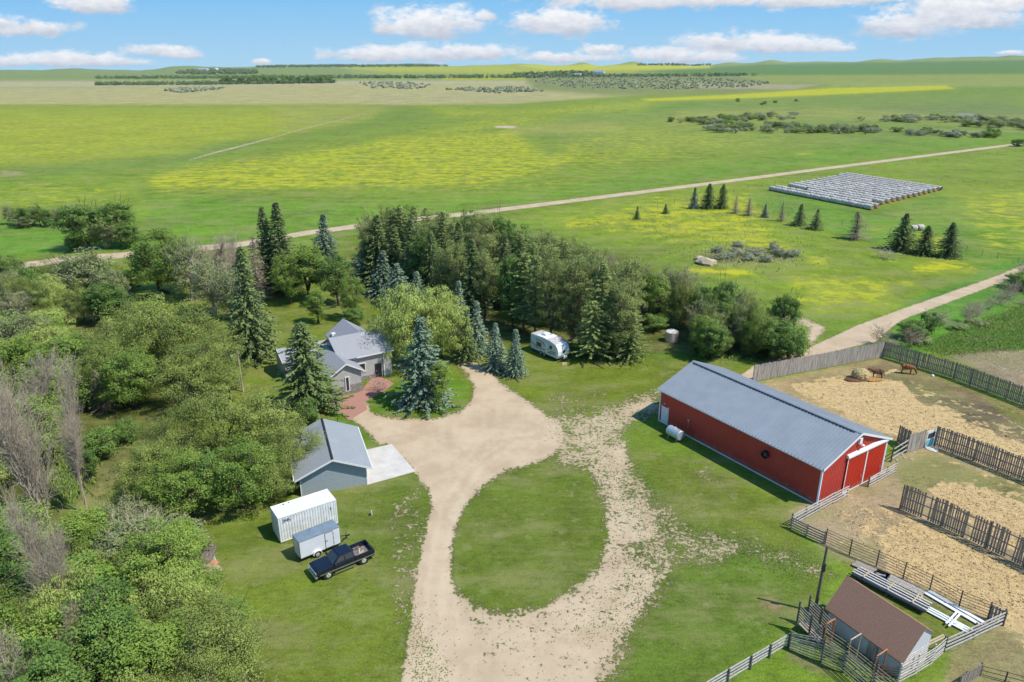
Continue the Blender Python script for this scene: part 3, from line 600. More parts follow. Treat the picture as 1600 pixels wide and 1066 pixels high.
pmask(grav, [(x+30+(x-290)*.14, y-w_/2-1) for x, y, w_ in TRAIL[:4]]+[(x+30+(x-290)*.14, y+w_/2-1) for x, y, w_ in TRAIL[:4][::-1]], 3, .5)
pmask(grav, [(770,197),(795,196),(812,198),(800,201),(775,200)], 2, .9)
# yellow bloom
pmask(yel, [(-600,170),(540,168),(440,210),(180,250),(0,262),(-600,270)], 18, .54)
pmask(yel, [(-600,290),(100,276),(210,270),(230,320),(0,340),(-600,350)], 20, .50)
pmask(yel, [(215,270),(300,252),(450,232),(620,205),(800,195),(860,235),(1000,215),(880,270),(760,300),(560,302),(350,300),(240,310)], 16, .70)
pmask(yel, [(215,275),(270,260),(420,262),(560,268),(700,262),(690,282),(520,300),(260,302)], 12, .74)
pmask(yel, [(560,245),(700,235),(830,232),(840,246),(620,256)], 10, .72)
pmask(yel, [(640,200),(780,172),(900,172),(900,190),(760,215),(660,225)], 14, .58)
pmask(yel, [(800,296),(850,290),(1000,262),(980,274),(860,296)], 4, .44)
pmask(yel, [(640,160),(800,166),(1000,150),(1080,144),(1000,180),(860,186),(700,190)], 12, .62)
pmask(yel, [(1000,153),(1150,146),(1300,136),(1480,132),(1500,140),(1380,146),(1150,156),(1010,160)], 3, .88)
pmask(yel, [(790,100),(1110,100),(1110,108),(860,112)], 2, .8); pmask(yel, [(520,106),(800,104),(820,112),(600,112)], 2, .55)
pmask(yel, [(930,170),(960,150),(990,165)], 6, .3)
pmask(yel, [(1240,238),(1280,236),(1270,244),(1240,244)], 3, .55)
pmask(yel, [(860,340),(1000,308),(1170,290),(1200,340),(1260,400),(1200,400),(1040,380),(900,365)], 18, .68)
pmask(yel, [(880,345),(950,340),(960,350),(890,356)], 9, .95); pmask(yel, [(1095,346),(1138,343),(1142,356),(1100,358)], 9, .95)
pmask(yel, [(1020,305),(1080,303),(1080,308),(1022,311)], 6, .9); pmask(yel, [(1060,330),(1150,318),(1150,340),(1070,340)], 6, .6)
pmask(yel, [(1070,416),(1170,420),(1182,430),(1150,434),(1075,424)], 8, 1.); pmask(yel, [(1262,402),(1292,402),(1294,416),(1265,416)], 10, 1.)
pmask(yel, [(1420,412),(1480,404),(1528,412),(1525,424),(1480,425),(1425,430)], 9, .9); pmask(yel, [(1392,440),(1432,440),(1430,446),(1395,446)], 7, .9)
pmask(yel, [(1425,355),(1480,370),(1470,395),(1430,395)], 12, .75); pmask(yel, [(1360,350),(1390,350),(1385,365),(1362,365)], 6, .5)
pmask(yel, [(1500,296),(1560,298),(1560,306),(1510,304)], 4, .5); pmask(yel, [(1220,420),(1400,430),(1380,480),(1240,480)], 18, .66)
pmask(yel, [(600,302),(740,290),(860,262),(1000,262),(900,300),(760,312),(560,330)], 16, .42)
pmask(yel, [(1000,180),(1300,215),(1200,240),(900,280),(820,250),(900,200)], 24, .55)
pmask(yel, [(1480,300),(1700,280),(1700,420),(1540,400)], 20, .60)
# straw
pmask(straw, [(1235,604),(1300,590),(1370,586),(1410,598),(1440,628),(1480,640),(1540,672),(1620,705),(1700,760),(1600,742),(1530,705),(1440,690),(1390,680),(1340,660),(1290,635)], 15)
pmask(straw, [(1380,572),(1400,570),(1410,580),(1385,586)], 6, .6)
pmask(straw, [(1452,762),(1500,755),(1560,770),(1620,795),(1700,840),(1700,900),(1600,868),(1520,825),(1470,795)], 14)
pmask(straw, [(1370,845),(1400,815),(1440,820),(1500,845),(1560,875),(1620,900),(1700,930),(1650,985),(1575,985),(1520,950),(1450,920),(1390,895)], 15)
pmask(straw, [(1200,600),(1370,575),(1600,640),(1720,720),(1720,1000),(1570,985),(1420,905),(1300,850),(1300,790),(1400,770),(1440,790),(1500,740),(1400,690),(1300,650)], 22, .40)
pmask(straw, [(1300,800),(1390,790),(1400,830),(1370,850),(1330,850)], 16, .45)
pmask(straw, [(1570,985),(1640,960),(1700,1000),(1600,1020)], 14, .4)
# how coarse the grass is: lawn 0, pasture 1
prough([(-600,425),(560,380),(740,345),(1000,400),(1250,560),(1030,640),(1270,800),(1310,900),(1110,1066),(1000,1500),(-900,1500)], .12)
rut = np.zeros(px.size)
def stroke(pts, wd, k=1.):
    P = [(x, y) for x, y in pts]; poly = [(x-wd*.5*(1 if abs(P[-1][1]-P[0][1]) > abs(P[-1][0]-P[0][0]) else .2), y-wd*.4) for x, y in P]+[(x+wd*.5*(1 if abs(P[-1][1]-P[0][1]) > abs(P[-1][0]-P[0][0]) else .2), y+wd*.4) for x, y in P[::-1]]
    rut[:] = np.maximum(rut, np.clip(.5+sdf(poly)/5, 0, 1)*k)
for dx in (0, 22):
    stroke([(668+dx,1100),(664+dx,980),(672+dx,880),(690+dx,790),(730+dx,730),(790+dx,690)], 6, .9)
    stroke([(690+dx,1100),(694+dx,960),(700+dx*.6,850),(705+dx*.6,780),(690+dx,700),(690+dx,660)], 5, .6)
    stroke([(722+dx*.8,568),(748+dx*.8,600),(762+dx*.8,640),(750+dx,690),(715+dx,740)], 5, .8)
    stroke([(560,650+dx*.7),(620,672+dx*.7),(700,690+dx*.7),(800,682+dx*.7),(870,668+dx*.6)], 5, .8)
    stroke([(900,690+dx*.5),(950,660+dx*.5),(1000,640+dx*.4),(1030,630+dx*.3)], 5, .6)
    stroke([(960,740+dx*.8),(1000,800+dx*.8),(985,880+dx*.8),(900,960+dx*.8),(800,1010+dx*.8)], 6, .7)
for dx in (0, 16):
    stroke([(1062+dx,770),(1078+dx,800),(1090+dx,840),(1085+dx,880)], 4, .8); stroke([(1100+dx,800),(1112+dx,840),(1108+dx,880)], 4, .6)
    stroke([(838,716+dx*.6),(862,708+dx*.6),(890,716+dx*.6),(905,735+dx*.6)], 4, .9); stroke([(430,960+dx),(540,930+dx),(640,905+dx)], 4, .5); stroke([(560,770+dx),(610,790+dx),(660,850+dx)], 4, .5)
    stroke([(860+dx,880),(880+dx,910),(868+dx,945)], 4, .7); stroke([(1110,1000+dx),(1180,960+dx),(1240,940+dx)], 4, .4)
mask = np.stack([grav, yel, straw, rough], 1)
FY, FX = np.meshgrid(np.arange(NR-1), np.arange(NCOL-1), indexing='ij')
i00 = (FY*NCOL+FX).ravel(); QUAD = np.stack([i00, i00+1, i00+NCOL+1, i00+NCOL], 1)
cls = np.zeros(len(QUAD), int)
fc = lambda a: a[QUAD].mean(1)
fx, fy = fc(px), fc(py); cx_, cy_ = fc(GX.ravel()), fc(GY.ravel())
isg = fc(grav) > .46; iss = fc(straw) > .46; far = np.hypot(cx_, cy_) > 6000
road_s = fc((sdf(ROAD) > -6).astype(float)) > .5; lane_s = fc(((sdf(LANE) > -14) | (sdf(SPUR) > -10)).astype(float)) > .5
tr = (fx < 640) & (fy < 300)
cls[isg] = 1; cls[isg & road_s] = 2; cls[isg & lane_s] = 3; cls[isg & tr] = 4; cls[iss] = 5; cls[far] = 6
# ground shader
gm, n_, l_, b_ = newmat('ground_cover')
at1 = n_.new('ShaderNodeAttribute'); at1.attribute_name = 'tint'
at2 = n_.new('ShaderNodeAttribute'); at2.attribute_name = 'cover'
s2 = n_.new('ShaderNodeSeparateColor'); l_.new(at2.outputs['Color'], s2.inputs[0])
tcg = n_.new('ShaderNodeTexCoord')
def nz(scale, det=4, ro=.6, stretch=None):
    a = n_.new('ShaderNodeTexNoise'); a.inputs['Scale'].default_value = scale; a.inputs['Detail'].default_value = det; a.inputs['Roughness'].default_value = ro
    if stretch:
        mp = n_.new('ShaderNodeMapping'); mp.inputs['Scale'].default_value = stretch; l_.new(tcg.outputs['Object'], mp.inputs[0]); l_.new(mp.outputs[0], a.inputs['Vector'])
    else: l_.new(tcg.outputs['Object'], a.inputs['Vector'])
    return a.outputs[0]
def gmth(op, a, b=None, c=None, clamp=False):
    n = n_.new('ShaderNodeMath'); n.operation = op; n.use_clamp = clamp
    for i, v in enumerate((a, b, c)):
        if v is None: continue
        if isinstance(v, (int, float)): n.inputs[i].default_value = v
        else: l_.new(v, n.inputs[i])
    return n.outputs[0]
def gss(v, lo, hi):
    m = n_.new('ShaderNodeMapRange'); m.interpolation_type = 'SMOOTHSTEP'; l_.new(v, m.inputs[0]); m.inputs[1].default_value = lo; m.inputs[2].default_value = hi; return m.outputs[0]
def gmix(f, a, b, mode='MIX'):
    m = n_.new('ShaderNodeMix'); m.data_type = 'RGBA'; m.blend_type = mode
    for s, v in ((0, f), (6, a), (7, b)):
        if isinstance(v, tuple): m.inputs[s].default_value = (*v, 1)
        elif isinstance(v, (int, float)): m.inputs[s].default_value = v
        else: l_.new(v, m.inputs[s])
    return m.outputs[2]
nA = nz(.035, 5, .6); nK = nz(.045, 8, .78, (1, 3.2, 1)); nB = nz(.22, 6, .68); nC = nz(1.3, 5, .7); nD = nz(5.5, 4, .7); nE = nz(.5, 7, .72); nF = nz(.07, 6, .7, (1, 2.4, 1)); nH = nz(1.0, 6, .75, (1, 2.2, 1)); nL = nz(2.3, 5, .78); nG = nz(18, 3, .7)
lum = gmth('ADD', gmth('MULTIPLY', gmth('SUBTRACT', nA, .5), 1.1), gmth('ADD', gmth('MULTIPLY', gmth('SUBTRACT', nB, .5), 1.5), gmth('ADD', gmth('MULTIPLY', gmth('SUBTRACT', nH, .5), 1.5), gmth('MULTIPLY', gmth('SUBTRACT', nD, .5), 1.7))))
lumr = gmth('ADD', 1.0, gmth('MULTIPLY', lum, gmth('ADD', .75, gmth('MULTIPLY', at2.outputs['Alpha'], .35))))
sc_ = n_.new('ShaderNodeVectorMath'); sc_.operation = 'SCALE'; l_.new(at1.outputs['Color'], sc_.inputs[0]); l_.new(gmth('MULTIPLY', lumr, K_ALB), sc_.inputs['Scale'])
hue = gmix(gmth('MULTIPLY', gss(nF, .45, .66), .65), sc_.outputs[0], (.235,.225,.085))
hue = gmix(gmth('MULTIPLY', gss(nE, .53, .70), .42), hue, (.30,.285,.135))
hue = gmix(gmth('MULTIPLY', gss(nH, .46, .30), .75), hue, gmix(1.0, hue, (.60,.84,.62), 'MULTIPLY'))
yv = gmth('ADD', gmth('MULTIPLY', gmth('SUBTRACT', nK, .5), 1.9), gmth('ADD', gmth('MULTIPLY', gmth('SUBTRACT', nH, .5), 1.0), gmth('MULTIPLY', gmth('SUBTRACT', nB, .5), 2.0)))
ymask = gss(gmth('ADD', yv, s2.outputs[1]), .46, .98)
ymask = gmth('MULTIPLY', gmth('MULTIPLY', ymask, gss(s2.outputs[1], .05, .25)), gmth('ADD', .18, gmth('MULTIPLY', s2.outputs[1], .62)))
c0 = gmix(gmth('MULTIPLY', gmth('MULTIPLY', s2.outputs[1], gss(nF, .3, .62)), .48), hue, (.33,.345,.03))
c1 = gmix(ymask, c0, (.50,.46,.015))
sn = gmix(gss(nC, .35, .65), (.43,.295,.14), (.60,.43,.20)); sn = gmix(gss(nD, .56, .72), sn, (.27,.185,.095)); sn = gmix(gmth('MULTIPLY', gss(nG, .5, .68), .6), sn, (.62,.48,.26)); sn = gmix(gmth('MULTIPLY', gss(nB, .52, .68), .35), sn, (.30,.22,.13))
smask = gss(gmth('ADD', s2.outputs[2], gmth('MULTIPLY', gmth('SUBTRACT', nE, .5), 1.9)), .44, .56)
c2 = gmix(smask, gmix(gmth('MULTIPLY', gmth('MULTIPLY', at1.outputs['Alpha'], gss(nL, .42, .6)), .55), c1, (.36,.32,.17)), sn)
gcol = gmix(gss(nB, .35, .65), (.43,.32,.21), (.53,.41,.28)); gcol = gmix(gmth('MULTIPLY', gss(nD, .52, .75), .35), gcol, (.40,.30,.20)); gcol = gmix(gmth('MULTIPLY', gss(nG, .55, .7), .3), gcol, (.58,.445,.295)); gcol = gmix(gmth('MULTIPLY', gss(nA, .46, .62), .25), gcol, (.565,.44,.295))
gcol = gmix(gmth('MULTIPLY', gmth('MULTIPLY', at1.outputs['Alpha'], gss(nC, .3, .6)), .45), gcol, (.62,.50,.36)); gcol = gmix(gmth('MULTIPLY', gss(nH, .60, .72), .45), gcol, (.35,.27,.175)); gcol = gmix(gss(s2.outputs[0], .75, .35), gcol, (.37,.30,.165))
gedge = gmth('ADD', gmth('MULTIPLY', gmth('SUBTRACT', nE, .5), .9), gmth('ADD', gmth('MULTIPLY', gmth('SUBTRACT', nC, .5), .6), gmth('MULTIPLY', gmth('SUBTRACT', nL, .5), 1.6)))
gmask = gss(gmth('ADD', s2.outputs[0], gedge), .43, .55)
gmask = gmth('MULTIPLY', gmask, gss(s2.outputs[0], .02, .16))
c3 = gmix(gmask, c2, gcol)
l_.new(c3, b_.inputs['Base Color']); b_.inputs['Roughness'].default_value = .95; b_.inputs['Specular IOR Level'].default_value = .15
bp = n_.new('ShaderNodeBump'); bp.inputs['Distance'].default_value = .16; bp.inputs['Strength'].default_value = .8
l_.new(gmth('MULTIPLY', gmth('ADD', nC, gmth('MULTIPLY', nD, .55)), gmth('SUBTRACT', 1.0, gmth('MULTIPLY', gmask, .8))), bp.inputs['Height']); l_.new(bp.outputs[0], b_.inputs['Normal'])
M['ground'] = gm
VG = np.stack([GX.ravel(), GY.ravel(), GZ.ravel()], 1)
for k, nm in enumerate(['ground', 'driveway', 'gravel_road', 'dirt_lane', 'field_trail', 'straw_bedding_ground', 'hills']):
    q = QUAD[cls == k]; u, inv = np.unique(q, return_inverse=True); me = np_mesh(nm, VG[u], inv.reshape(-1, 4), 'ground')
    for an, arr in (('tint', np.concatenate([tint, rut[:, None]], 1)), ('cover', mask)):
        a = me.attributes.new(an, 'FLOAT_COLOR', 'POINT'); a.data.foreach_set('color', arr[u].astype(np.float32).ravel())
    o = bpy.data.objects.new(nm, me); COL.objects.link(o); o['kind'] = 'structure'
def gfar(x, y):                                      # photo pixel -> point on the lifted far terrain
    Y = np.geomspace(250, 9000, 900); X = (x-800)*Y*math.cos(TH)/F_PX
    for _ in range(3): Z = terrain(X, Y); d = Y*math.cos(TH)-(Z-CAM_H)*math.sin(TH); X = (x-800)*d/F_PX
    Z = terrain(X, Y); _, q = proj(X, Y, Z); k = int(np.argmax(q <= y)) if (q <= y).any() else int(np.argmin(q))
    return np.array((X[k], Y[k], Z[k]))
def inside_px(pts, n, rg):
    P = np.array(pts, float); lo, hi = P.min(0), P.max(0); out = []
    while len(out) < n:
        p = lo+rg.random(2)*(hi-lo); c = False
        for i in range(len(P)):
            a, b = P[i], P[(i+1) % len(P)]
            if (a[1] > p[1]) != (b[1] > p[1]) and p[0] < (b[0]-a[0])*(p[1]-a[1])/(b[1]-a[1])+a[0]: c = not c
        if c: out.append(gfar(*p))
    return out
def inside(pts, n, rg=rng):                          # n random ground points inside a photo polygon
    P = np.array(pts, float); out = []
    A = np.array([g(*p)[:2] for p in pts]); lo, hi = A.min(0), A.max(0)
    while len(out) < n:
        p = lo + rg.random(2)*(hi-lo); c = False
        for i in range(len(A)):
            a, b = A[i], A[(i+1) % len(A)]
            if (a[1] > p[1]) != (b[1] > p[1]) and p[0] < (b[0]-a[0])*(p[1]-a[1])/(b[1]-a[1])+a[0]: c = not c
        if c: out.append(p)
    return out
# ------------------------------------------------------------------ buildings
def ribs_roof(mb, x0, x1, y0, y1, zl, zr, sp, h=.035, w=.05, along='x', off=.02):   # raised seams running up the slope
    if along == 'x':
        n = int((y1-y0)/sp)
        for i in range(n+1):
            y = y0+i*(y1-y0)/n; mb.bar((x0, y, zl+off), (x1, y, zr+off), w, h)
# red barn
A_ = g(1276, 790); C_ = g(1029.5, 657.5); bw, bl = 12.2, 24.4
barn = thing('barn', 'long red metal barn with grey ribbed roof and white trim beside the corral', 'barn', (A_[0], A_[1], 0), ang(A_, C_)-math.pi/2)
EV, RG = 4.72, 7.15; OV = .32
m = MB()
m.prism([(0,0),(bw,0),(bw,EV),(bw/2,RG-.14),(0,EV)], 0, bl)
for i in range(1, 80): y = i*bl/80; m.box(-.03, 0, y-.022, y+.022, .12, EV); m.box(bw, bw+.03, y-.022, y+.022, .12, EV)
for i in range(1, 40):
    x = i*bw/40; zt = EV+(RG-.14-EV)*(1-abs(x-bw/2)/(bw/2)); m.box(x-.022, x+.022, -.03, 0, .12, zt); m.box(x-.022, x+.022, bl, bl+.03, .12, zt)
m.build('wall', 'red', barn)
m = MB(); sl = (RG-EV)/(bw/2); ze = EV-OV*sl+.10
for s in (0, 1):
    f = (lambda x: x) if s == 0 else (lambda x: bw-x)
    P0, P1 = f(-OV), f(bw/2)
    m.hexa([(P0,-OV,ze-.09),(P1,-OV,RG+.01),(P1,bl+OV,RG+.01),(P0,bl+OV,ze-.09)], [(P0,-OV,ze),(P1,-OV,RG+.10),(P1,bl+OV,RG+.10),(P0,bl+OV,ze)])
    for i in range(0, 57):
        y = -OV+.03+i*(bl+2*OV-.06)/56; m.bar((P0,y,ze+.02),(P1,y,RG+.12), .085, .10)
rf = m.build('roof', 'steel_roof', barn)
m = MB(); m.prism([(bw/2-.28,RG+.075),(bw/2+.28,RG+.075),(bw/2,RG+.2)], -OV-.02, bl+OV+.02); m.build('ridge_cap', 'steel_roof', rf)
m = MB()
for i in range(24):
    y = .4+i*1.0
    m.box(bw/2-.46, bw/2-.30, y, y+.82, RG-.10, RG+.12); m.box(bw/2-.44, bw/2-.32, y+.82, y+1.0, RG-.08, RG+.09)
m.build('ridge_vent', 'vent', rf)
m = MB(); T = .06
for x in (-T, bw-.12):
    for y in (-T, bl-.12): m.box(x, x+.12+T, y, y+.12+T, 0, EV)
m.box(-.05, 0, .12, bl-.12, 0, .14)
for yy in (-OV-.05, bl+OV+.01):
    for s in (0, 1):
        f = (lambda x: x) if s == 0 else (lambda x: bw-x)
        m.hexa([(f(-OV-.03),yy,ze-.22),(f(bw/2),yy,RG-.13),(f(bw/2),yy+.04,RG-.13),(f(-OV-.03),yy+.04,ze-.22)], [(f(-OV-.03),yy,ze+.03),(f(bw/2),yy,RG+.13),(f(bw/2),yy+.04,RG+.13),(f(-OV-.03),yy+.04,ze+.03)])
for x in (-OV-.05, bw+OV+.01): m.box(x, x+.04, -OV, bl+OV, ze-.18, ze-.02)
m.build('trim', 'white', barn)
def slide_door(x0, x1, z1, m_, lab):
    m = MB(); m.box(x0, x1, -.14, -.07, .08, z1)
    for i in range(1, int((x1-x0)/.3)): x = x0+i*.3; m.box(x-.02, x+.02, -.165, -.14, .1, z1)
    d = m.build('sliding_door', m_, barn); d['label'] = lab
    m = MB(); m.box(x0-.02, x0+.10, -.19, -.167, .06, z1); m.box(x1-.06, x1+.02, -.19, -.167, .06, z1); m.box(x0+.1, x1-.06, -.19, -.167, .04, .16); m.build('door_frame', 'white', d)
    m = MB(); m.bar((x1-.5,-.22,1.1),(x1-.5,-.22,1.5), .05); m.build('handle', 'galv', d)
slide_door(4.35, 8.0, 4.62, 'red_door', 'left sliding barn door'); slide_door(8.06, 11.75, 4.62, 'red_door', 'brighter right sliding barn door')
m = MB(); m.prism([(-.34,4.58),(-.02,4.58),(-.02,4.98),(-.2,4.98),(-.34,4.80)], 4.15, 11.9, 'x'); m.build('door_track_cover', 'white', barn)
m = MB(); m.box(5.9, 6.35, -.28, -.03, 5.85, 6.55); m.build('gable_vent', 'white', barn)
m = MB(); m.tube([(6.5,-.03,5.72),(6.5,-.35,5.78)], .03); m.tube([(6.5,-.33,5.72),(6.5,-.33,5.62)], [.08,.22], 10); m.build('yard_light', 'white', barn)
m = MB(); m.box(-.07, -.03, 22.85, 23.85, .1, 2.45); wd = m.build('walk_door', 'white', barn)
m = MB(); m.box(-.10, -.07, 23.0, 23.08, 1.1, 1.2); m.build('handle', 'dark', wd)
m = MB(); m.box(-.02, .02, 22.7, 22.85, 0, 2.6); m.box(-.06, -.031, 22.72, 22.84, 0, 2.58); m.box(-.06, -.031, 23.86, 23.98, 0, 2.58); m.build('door_frame', 'white', wd)
m = MB(); m.tube([(-.03,7.1,3.05),(-.42,7.1,3.05)], [.42,.46], 18, False); m.tube([(-.031,7.1,3.05),(-.06,7.1,3.05)], .42, 18); fn = m.build('exhaust_fan', 'dark', barn)
m = MB(); m.tube([(-.15,7.1,3.05),(-.3,7.1,3.05)], .12, 10)
for k in range(4): a = k*math.pi/2+.4; m.bar((-.22,7.1,3.05), (-.22,7.1+.38*math.cos(a),3.05+.38*math.sin(a)), .02, .14)
m.build('fan_blades', 'vent', fn)
m = MB(); m.box(-.16, -.03, 19.0, 19.2, 2.2, 2.42); m.tube([(-.1,19.1,2.2),(-.1,19.1,1.2)], .02); m.build('meter_box', 'galv', barn)
m = MB(); m.tube([(-.03,23.4,2.95),(-.2,23.4,2.95)], [.05,.09]); m.build('door_lamp', 'white', barn)

# garage
A_ = g(471.5, 776); B_ = g(573, 757.5); gw, gl = 7.3, 9.6
gar = thing('garage', 'pale metal roofed garage with blue grey siding half under the big tree', 'garage', (A_[0], A_[1], 0), ang(A_, B_))
m = MB(); m.prism([(0,0),(gw,0),(gw,2.55),(gw/2,4.15),(0,2.55)], 0, gl)
for i in range(17): z = .2+i*.23; xx = 0 if z < 2.55 else (z-2.55)*gw/2/1.6; m.box(xx, gw-xx, -.018, 0, z, z+.02)
m.build('wall', 'garage_wall', gar)
m = MB(); o = .6; s_ = 1.6/(gw/2)
for s in (0, 1):
    f = (lambda x: x) if s == 0 else (lambda x: gw-x)
    m.hexa([(f(-o),-.55,2.55-o*s_),(f(gw/2),-.55,4.15),(f(gw/2),gl+.5,4.15),(f(-o),gl+.5,2.55-o*s_)], [(f(-o),-.55,2.68-o*s_),(f(gw/2),-.55,4.28),(f(gw/2),gl+.5,4.28),(f(-o),gl+.5,2.68-o*s_)])
    for i in range(36): y = -.53+i*(gl+1.02)/35; m.bar((f(-o),y,2.69-o*s_),(f(gw/2),y,4.29), .035, .03)
r_ = m.build('roof', 'garage_roof', gar)
m = MB(); m.prism([(gw/2-.14,4.262),(gw/2+.14,4.262),(gw/2,4.36)], -.56, gl+.51); m.build('ridge_cap', 'dark', r_)
m = MB()
for s in (0, 1):
    f = (lambda x: x) if s == 0 else (lambda x: gw-x)
    m.hexa([(f(-o),-.60,2.47-o*s_),(f(gw/2),-.60,4.07),(f(gw/2),-.56,4.07),(f(-o),-.56,2.47-o*s_)], [(f(-o),-.60,2.69-o*s_),(f(gw/2),-.60,4.29),(f(gw/2),-.56,4.29),(f(-o),-.56,2.69-o*s_)])
m.box(-o-.1, -o, -.5, gl+.4, 2.56-o*s_, 2.68-o*s_); m.box(gw+o, gw+o+.1, -.5, gl+.4, 2.56-o*s_, 2.68-o*s_)
m.build('gutter_trim', 'trim', gar)
m = MB(); m.box(gw+.003, gw+.05, .9, 3.9, .05, 2.2); m.box(gw+.003, gw+.05, 5.2, 8.2, .05, 2.2); m.build('overhead_door', 'white', gar)
for x in (gw-.06, -.04): m = MB(); m.box(x, x+.1, -.04, .06, 0, 2.5); m.build('corner_trim', 'trim', gar)
# slab and patio lie on the ground
def slab(name, pts, z, m_, dz=.05):
    P = [g(*p)[:2] for p in pts]; m = MB(); m.prism(P, -.1, z, 'z'); o = m.build(name, m_); o['kind'] = 'structure'; return o
slab('concrete_pad', [(573.5,758),(649,737),(612,694.5),(569,704)], .05, 'concrete')
slab('brick_patio', [(508,628),(524,622),(562,613),(584,588),(604,592),(615,600),(600,612),(570,628),(574,640),(545,657),(532,645)], .03, 'brick')

# house
house = thing('house', 'low grey roofed farmhouse with taupe siding and stone skirt behind the spruce', 'house', (*g(520, 621)[:2], 0), R(32))
def gable_block(x0, x1, y0, y1, ze, zr, axis, oh=.45, wall='house_wall', thick=.14, base=0):
    w_, r_ = MB(), MB()
    if axis == 'y':
        c = (x0+x1)/2; w_.prism([(x0,base),(x1,base),(x1,ze),(c,zr-.02),(x0,ze)], y0, y1); s = (zr-ze)/(c-x0)
        for q, e in ((x0-oh, -1), (x1+oh, 1)):
            z = ze-oh*s; r_.hexa([(q,y0-oh,z),(c,y0-oh,zr),(c,y1+oh,zr),(q,y1+oh,z)], [(q,y0-oh,z+thick),(c,y0-oh,zr+thick),(c,y1+oh,zr+thick),(q,y1+oh,z+thick)])
    else:
        c = (y0+y1)/2; w_.prism([(y0,base),(y1,base),(y1,ze),(c,zr-.02),(y0,ze)], x0, x1, 'x'); s = (zr-ze)/(c-y0)
        for q in (y0-oh, y1+oh):
            z = ze-oh*s; r_.hexa([(x0-oh,q,z),(x1+oh,q,z),(x1+oh,c,zr),(x0-oh,c,zr)], [(x0-oh,q,z+thick),(x1+oh,q,z+thick),(x1+oh,c,zr+thick),(x0-oh,c,zr+thick)])
    return w_, r_
blocks = [('front_wing', 0, 4.5, 0, 8, 3.45, 4.80, 'y'), ('main_block', 2.8, 10.7, 3.4, 11.0, 4.25, 6.25, 'x'), ('rear_wing', 4.7, 10.2, 7.2, 14.6, 4.25, 6.20, 'y'), ('west_wing', -3.8, 4.6, 10.3, 15.0, 2.9, 4.05, 'x')]
W_, RR = MB(), MB(); FT = MB()
for nm, x0, x1, y0, y1, ze, zr, ax in blocks:
    a, b = gable_block(x0, x1, y0, y1, ze, zr, ax); W_.add(a.v, a.f); RR.add(b.v, b.f)
    if ax == 'y':
        c = (x0+x1)/2; s = (zr-ze)/(c-x0)
        for q in (x0-.47, x1+.47):
            z = ze-.47*s
            FT.hexa([(q,y0-.50,z-.08),(c,y0-.50,zr-.08),(c,y0-.46,zr-.08),(q,y0-.46,z-.08)], [(q,y0-.50,z+.16),(c,y0-.50,zr+.16),(c,y0-.46,zr+.16),(q,y0-.46,z+.16)])
    for i in range(1, int(ze/.2)):
        if ax == 'y': W_.box(x0+.02, x1-.02, y0-.014, y0, i*.2, i*.2+.018)
        elif ax == 'x': W_.box(x0+.02, x1-.02, y0-.014, y0, i*.2, i*.2+.018)
FT.box(5.1, 11.15, 3.4-.49, 3.4-.45, 3.96, 4.16)
for zz in (0,): FT.hexa([(-4.27,9.8,2.7),(-4.27,12.65,3.97),(-4.23,12.65,3.97),(-4.23,9.8,2.7)],[(-4.27,9.8,2.92),(-4.27,12.65,4.2),(-4.23,12.65,4.2),(-4.23,9.8,2.92)])
W_.build('wall', 'house_wall', house); rf = RR.build('roof', 'house_roof', house); 
for k in range(0, len(FT.v), 8): m = MB(); m.hexa(FT.v[k:k+4], FT.v[k+4:k+8]); m.build('fascia', 'trim', house)
m = MB(); m.box(-.06, 4.56, -.09, .0, 0, 1.35); m.box(-.09, -.0, -.06, 5, 0, 1.35); m.box(4.5, 4.59, -.06, 3.3, 0, .9); m.box(4.6, 8.0, 3.3, 3.4, 0, .7); m.build('stone_skirt', 'stone', house)
def window(x0, x1, y, z0, z1, parent=house):
    m = MB(); m.box(x0, x1, y-.12, y-.02, z0, z1); w0 = m.build('window', 'trim', parent)
    m = MB(); m.box(x0+.12, x1-.12, y-.135, y-.12, z0+.12, z1-.12); m.build('pane', 'glass', w0)
window(2.0, 2.65, -.02, .45, 2.75); window(5.3, 6.5, 3.4, 1.4, 2.9); window(-2.4, -.6, 10.3, 1.0, 2.3)
m = MB(); m.box(8.0, 9.0, 3.30, 3.39, .05, 2.3); d = m.build('door', 'dark', house); m = MB(); m.box(8.1, 8.2, 3.26, 3.30, 1.1, 1.2); m.build('handle', 'galv', d)
m = MB(); m.box(9.35, 9.5, 3.2, 3.38, 0, 3.9); m.build('downspout', 'trim', house)
m = MB(); m.tube([(3.2,4.0,4.0),(3.2,4.0,4.85)], .09); m.build('vent_stack', 'white', rf); m = MB(); m.box(4.75, 5.45, 12.8, 13.5, 4.0, 4.85); m.build('skylight', 'white', rf)

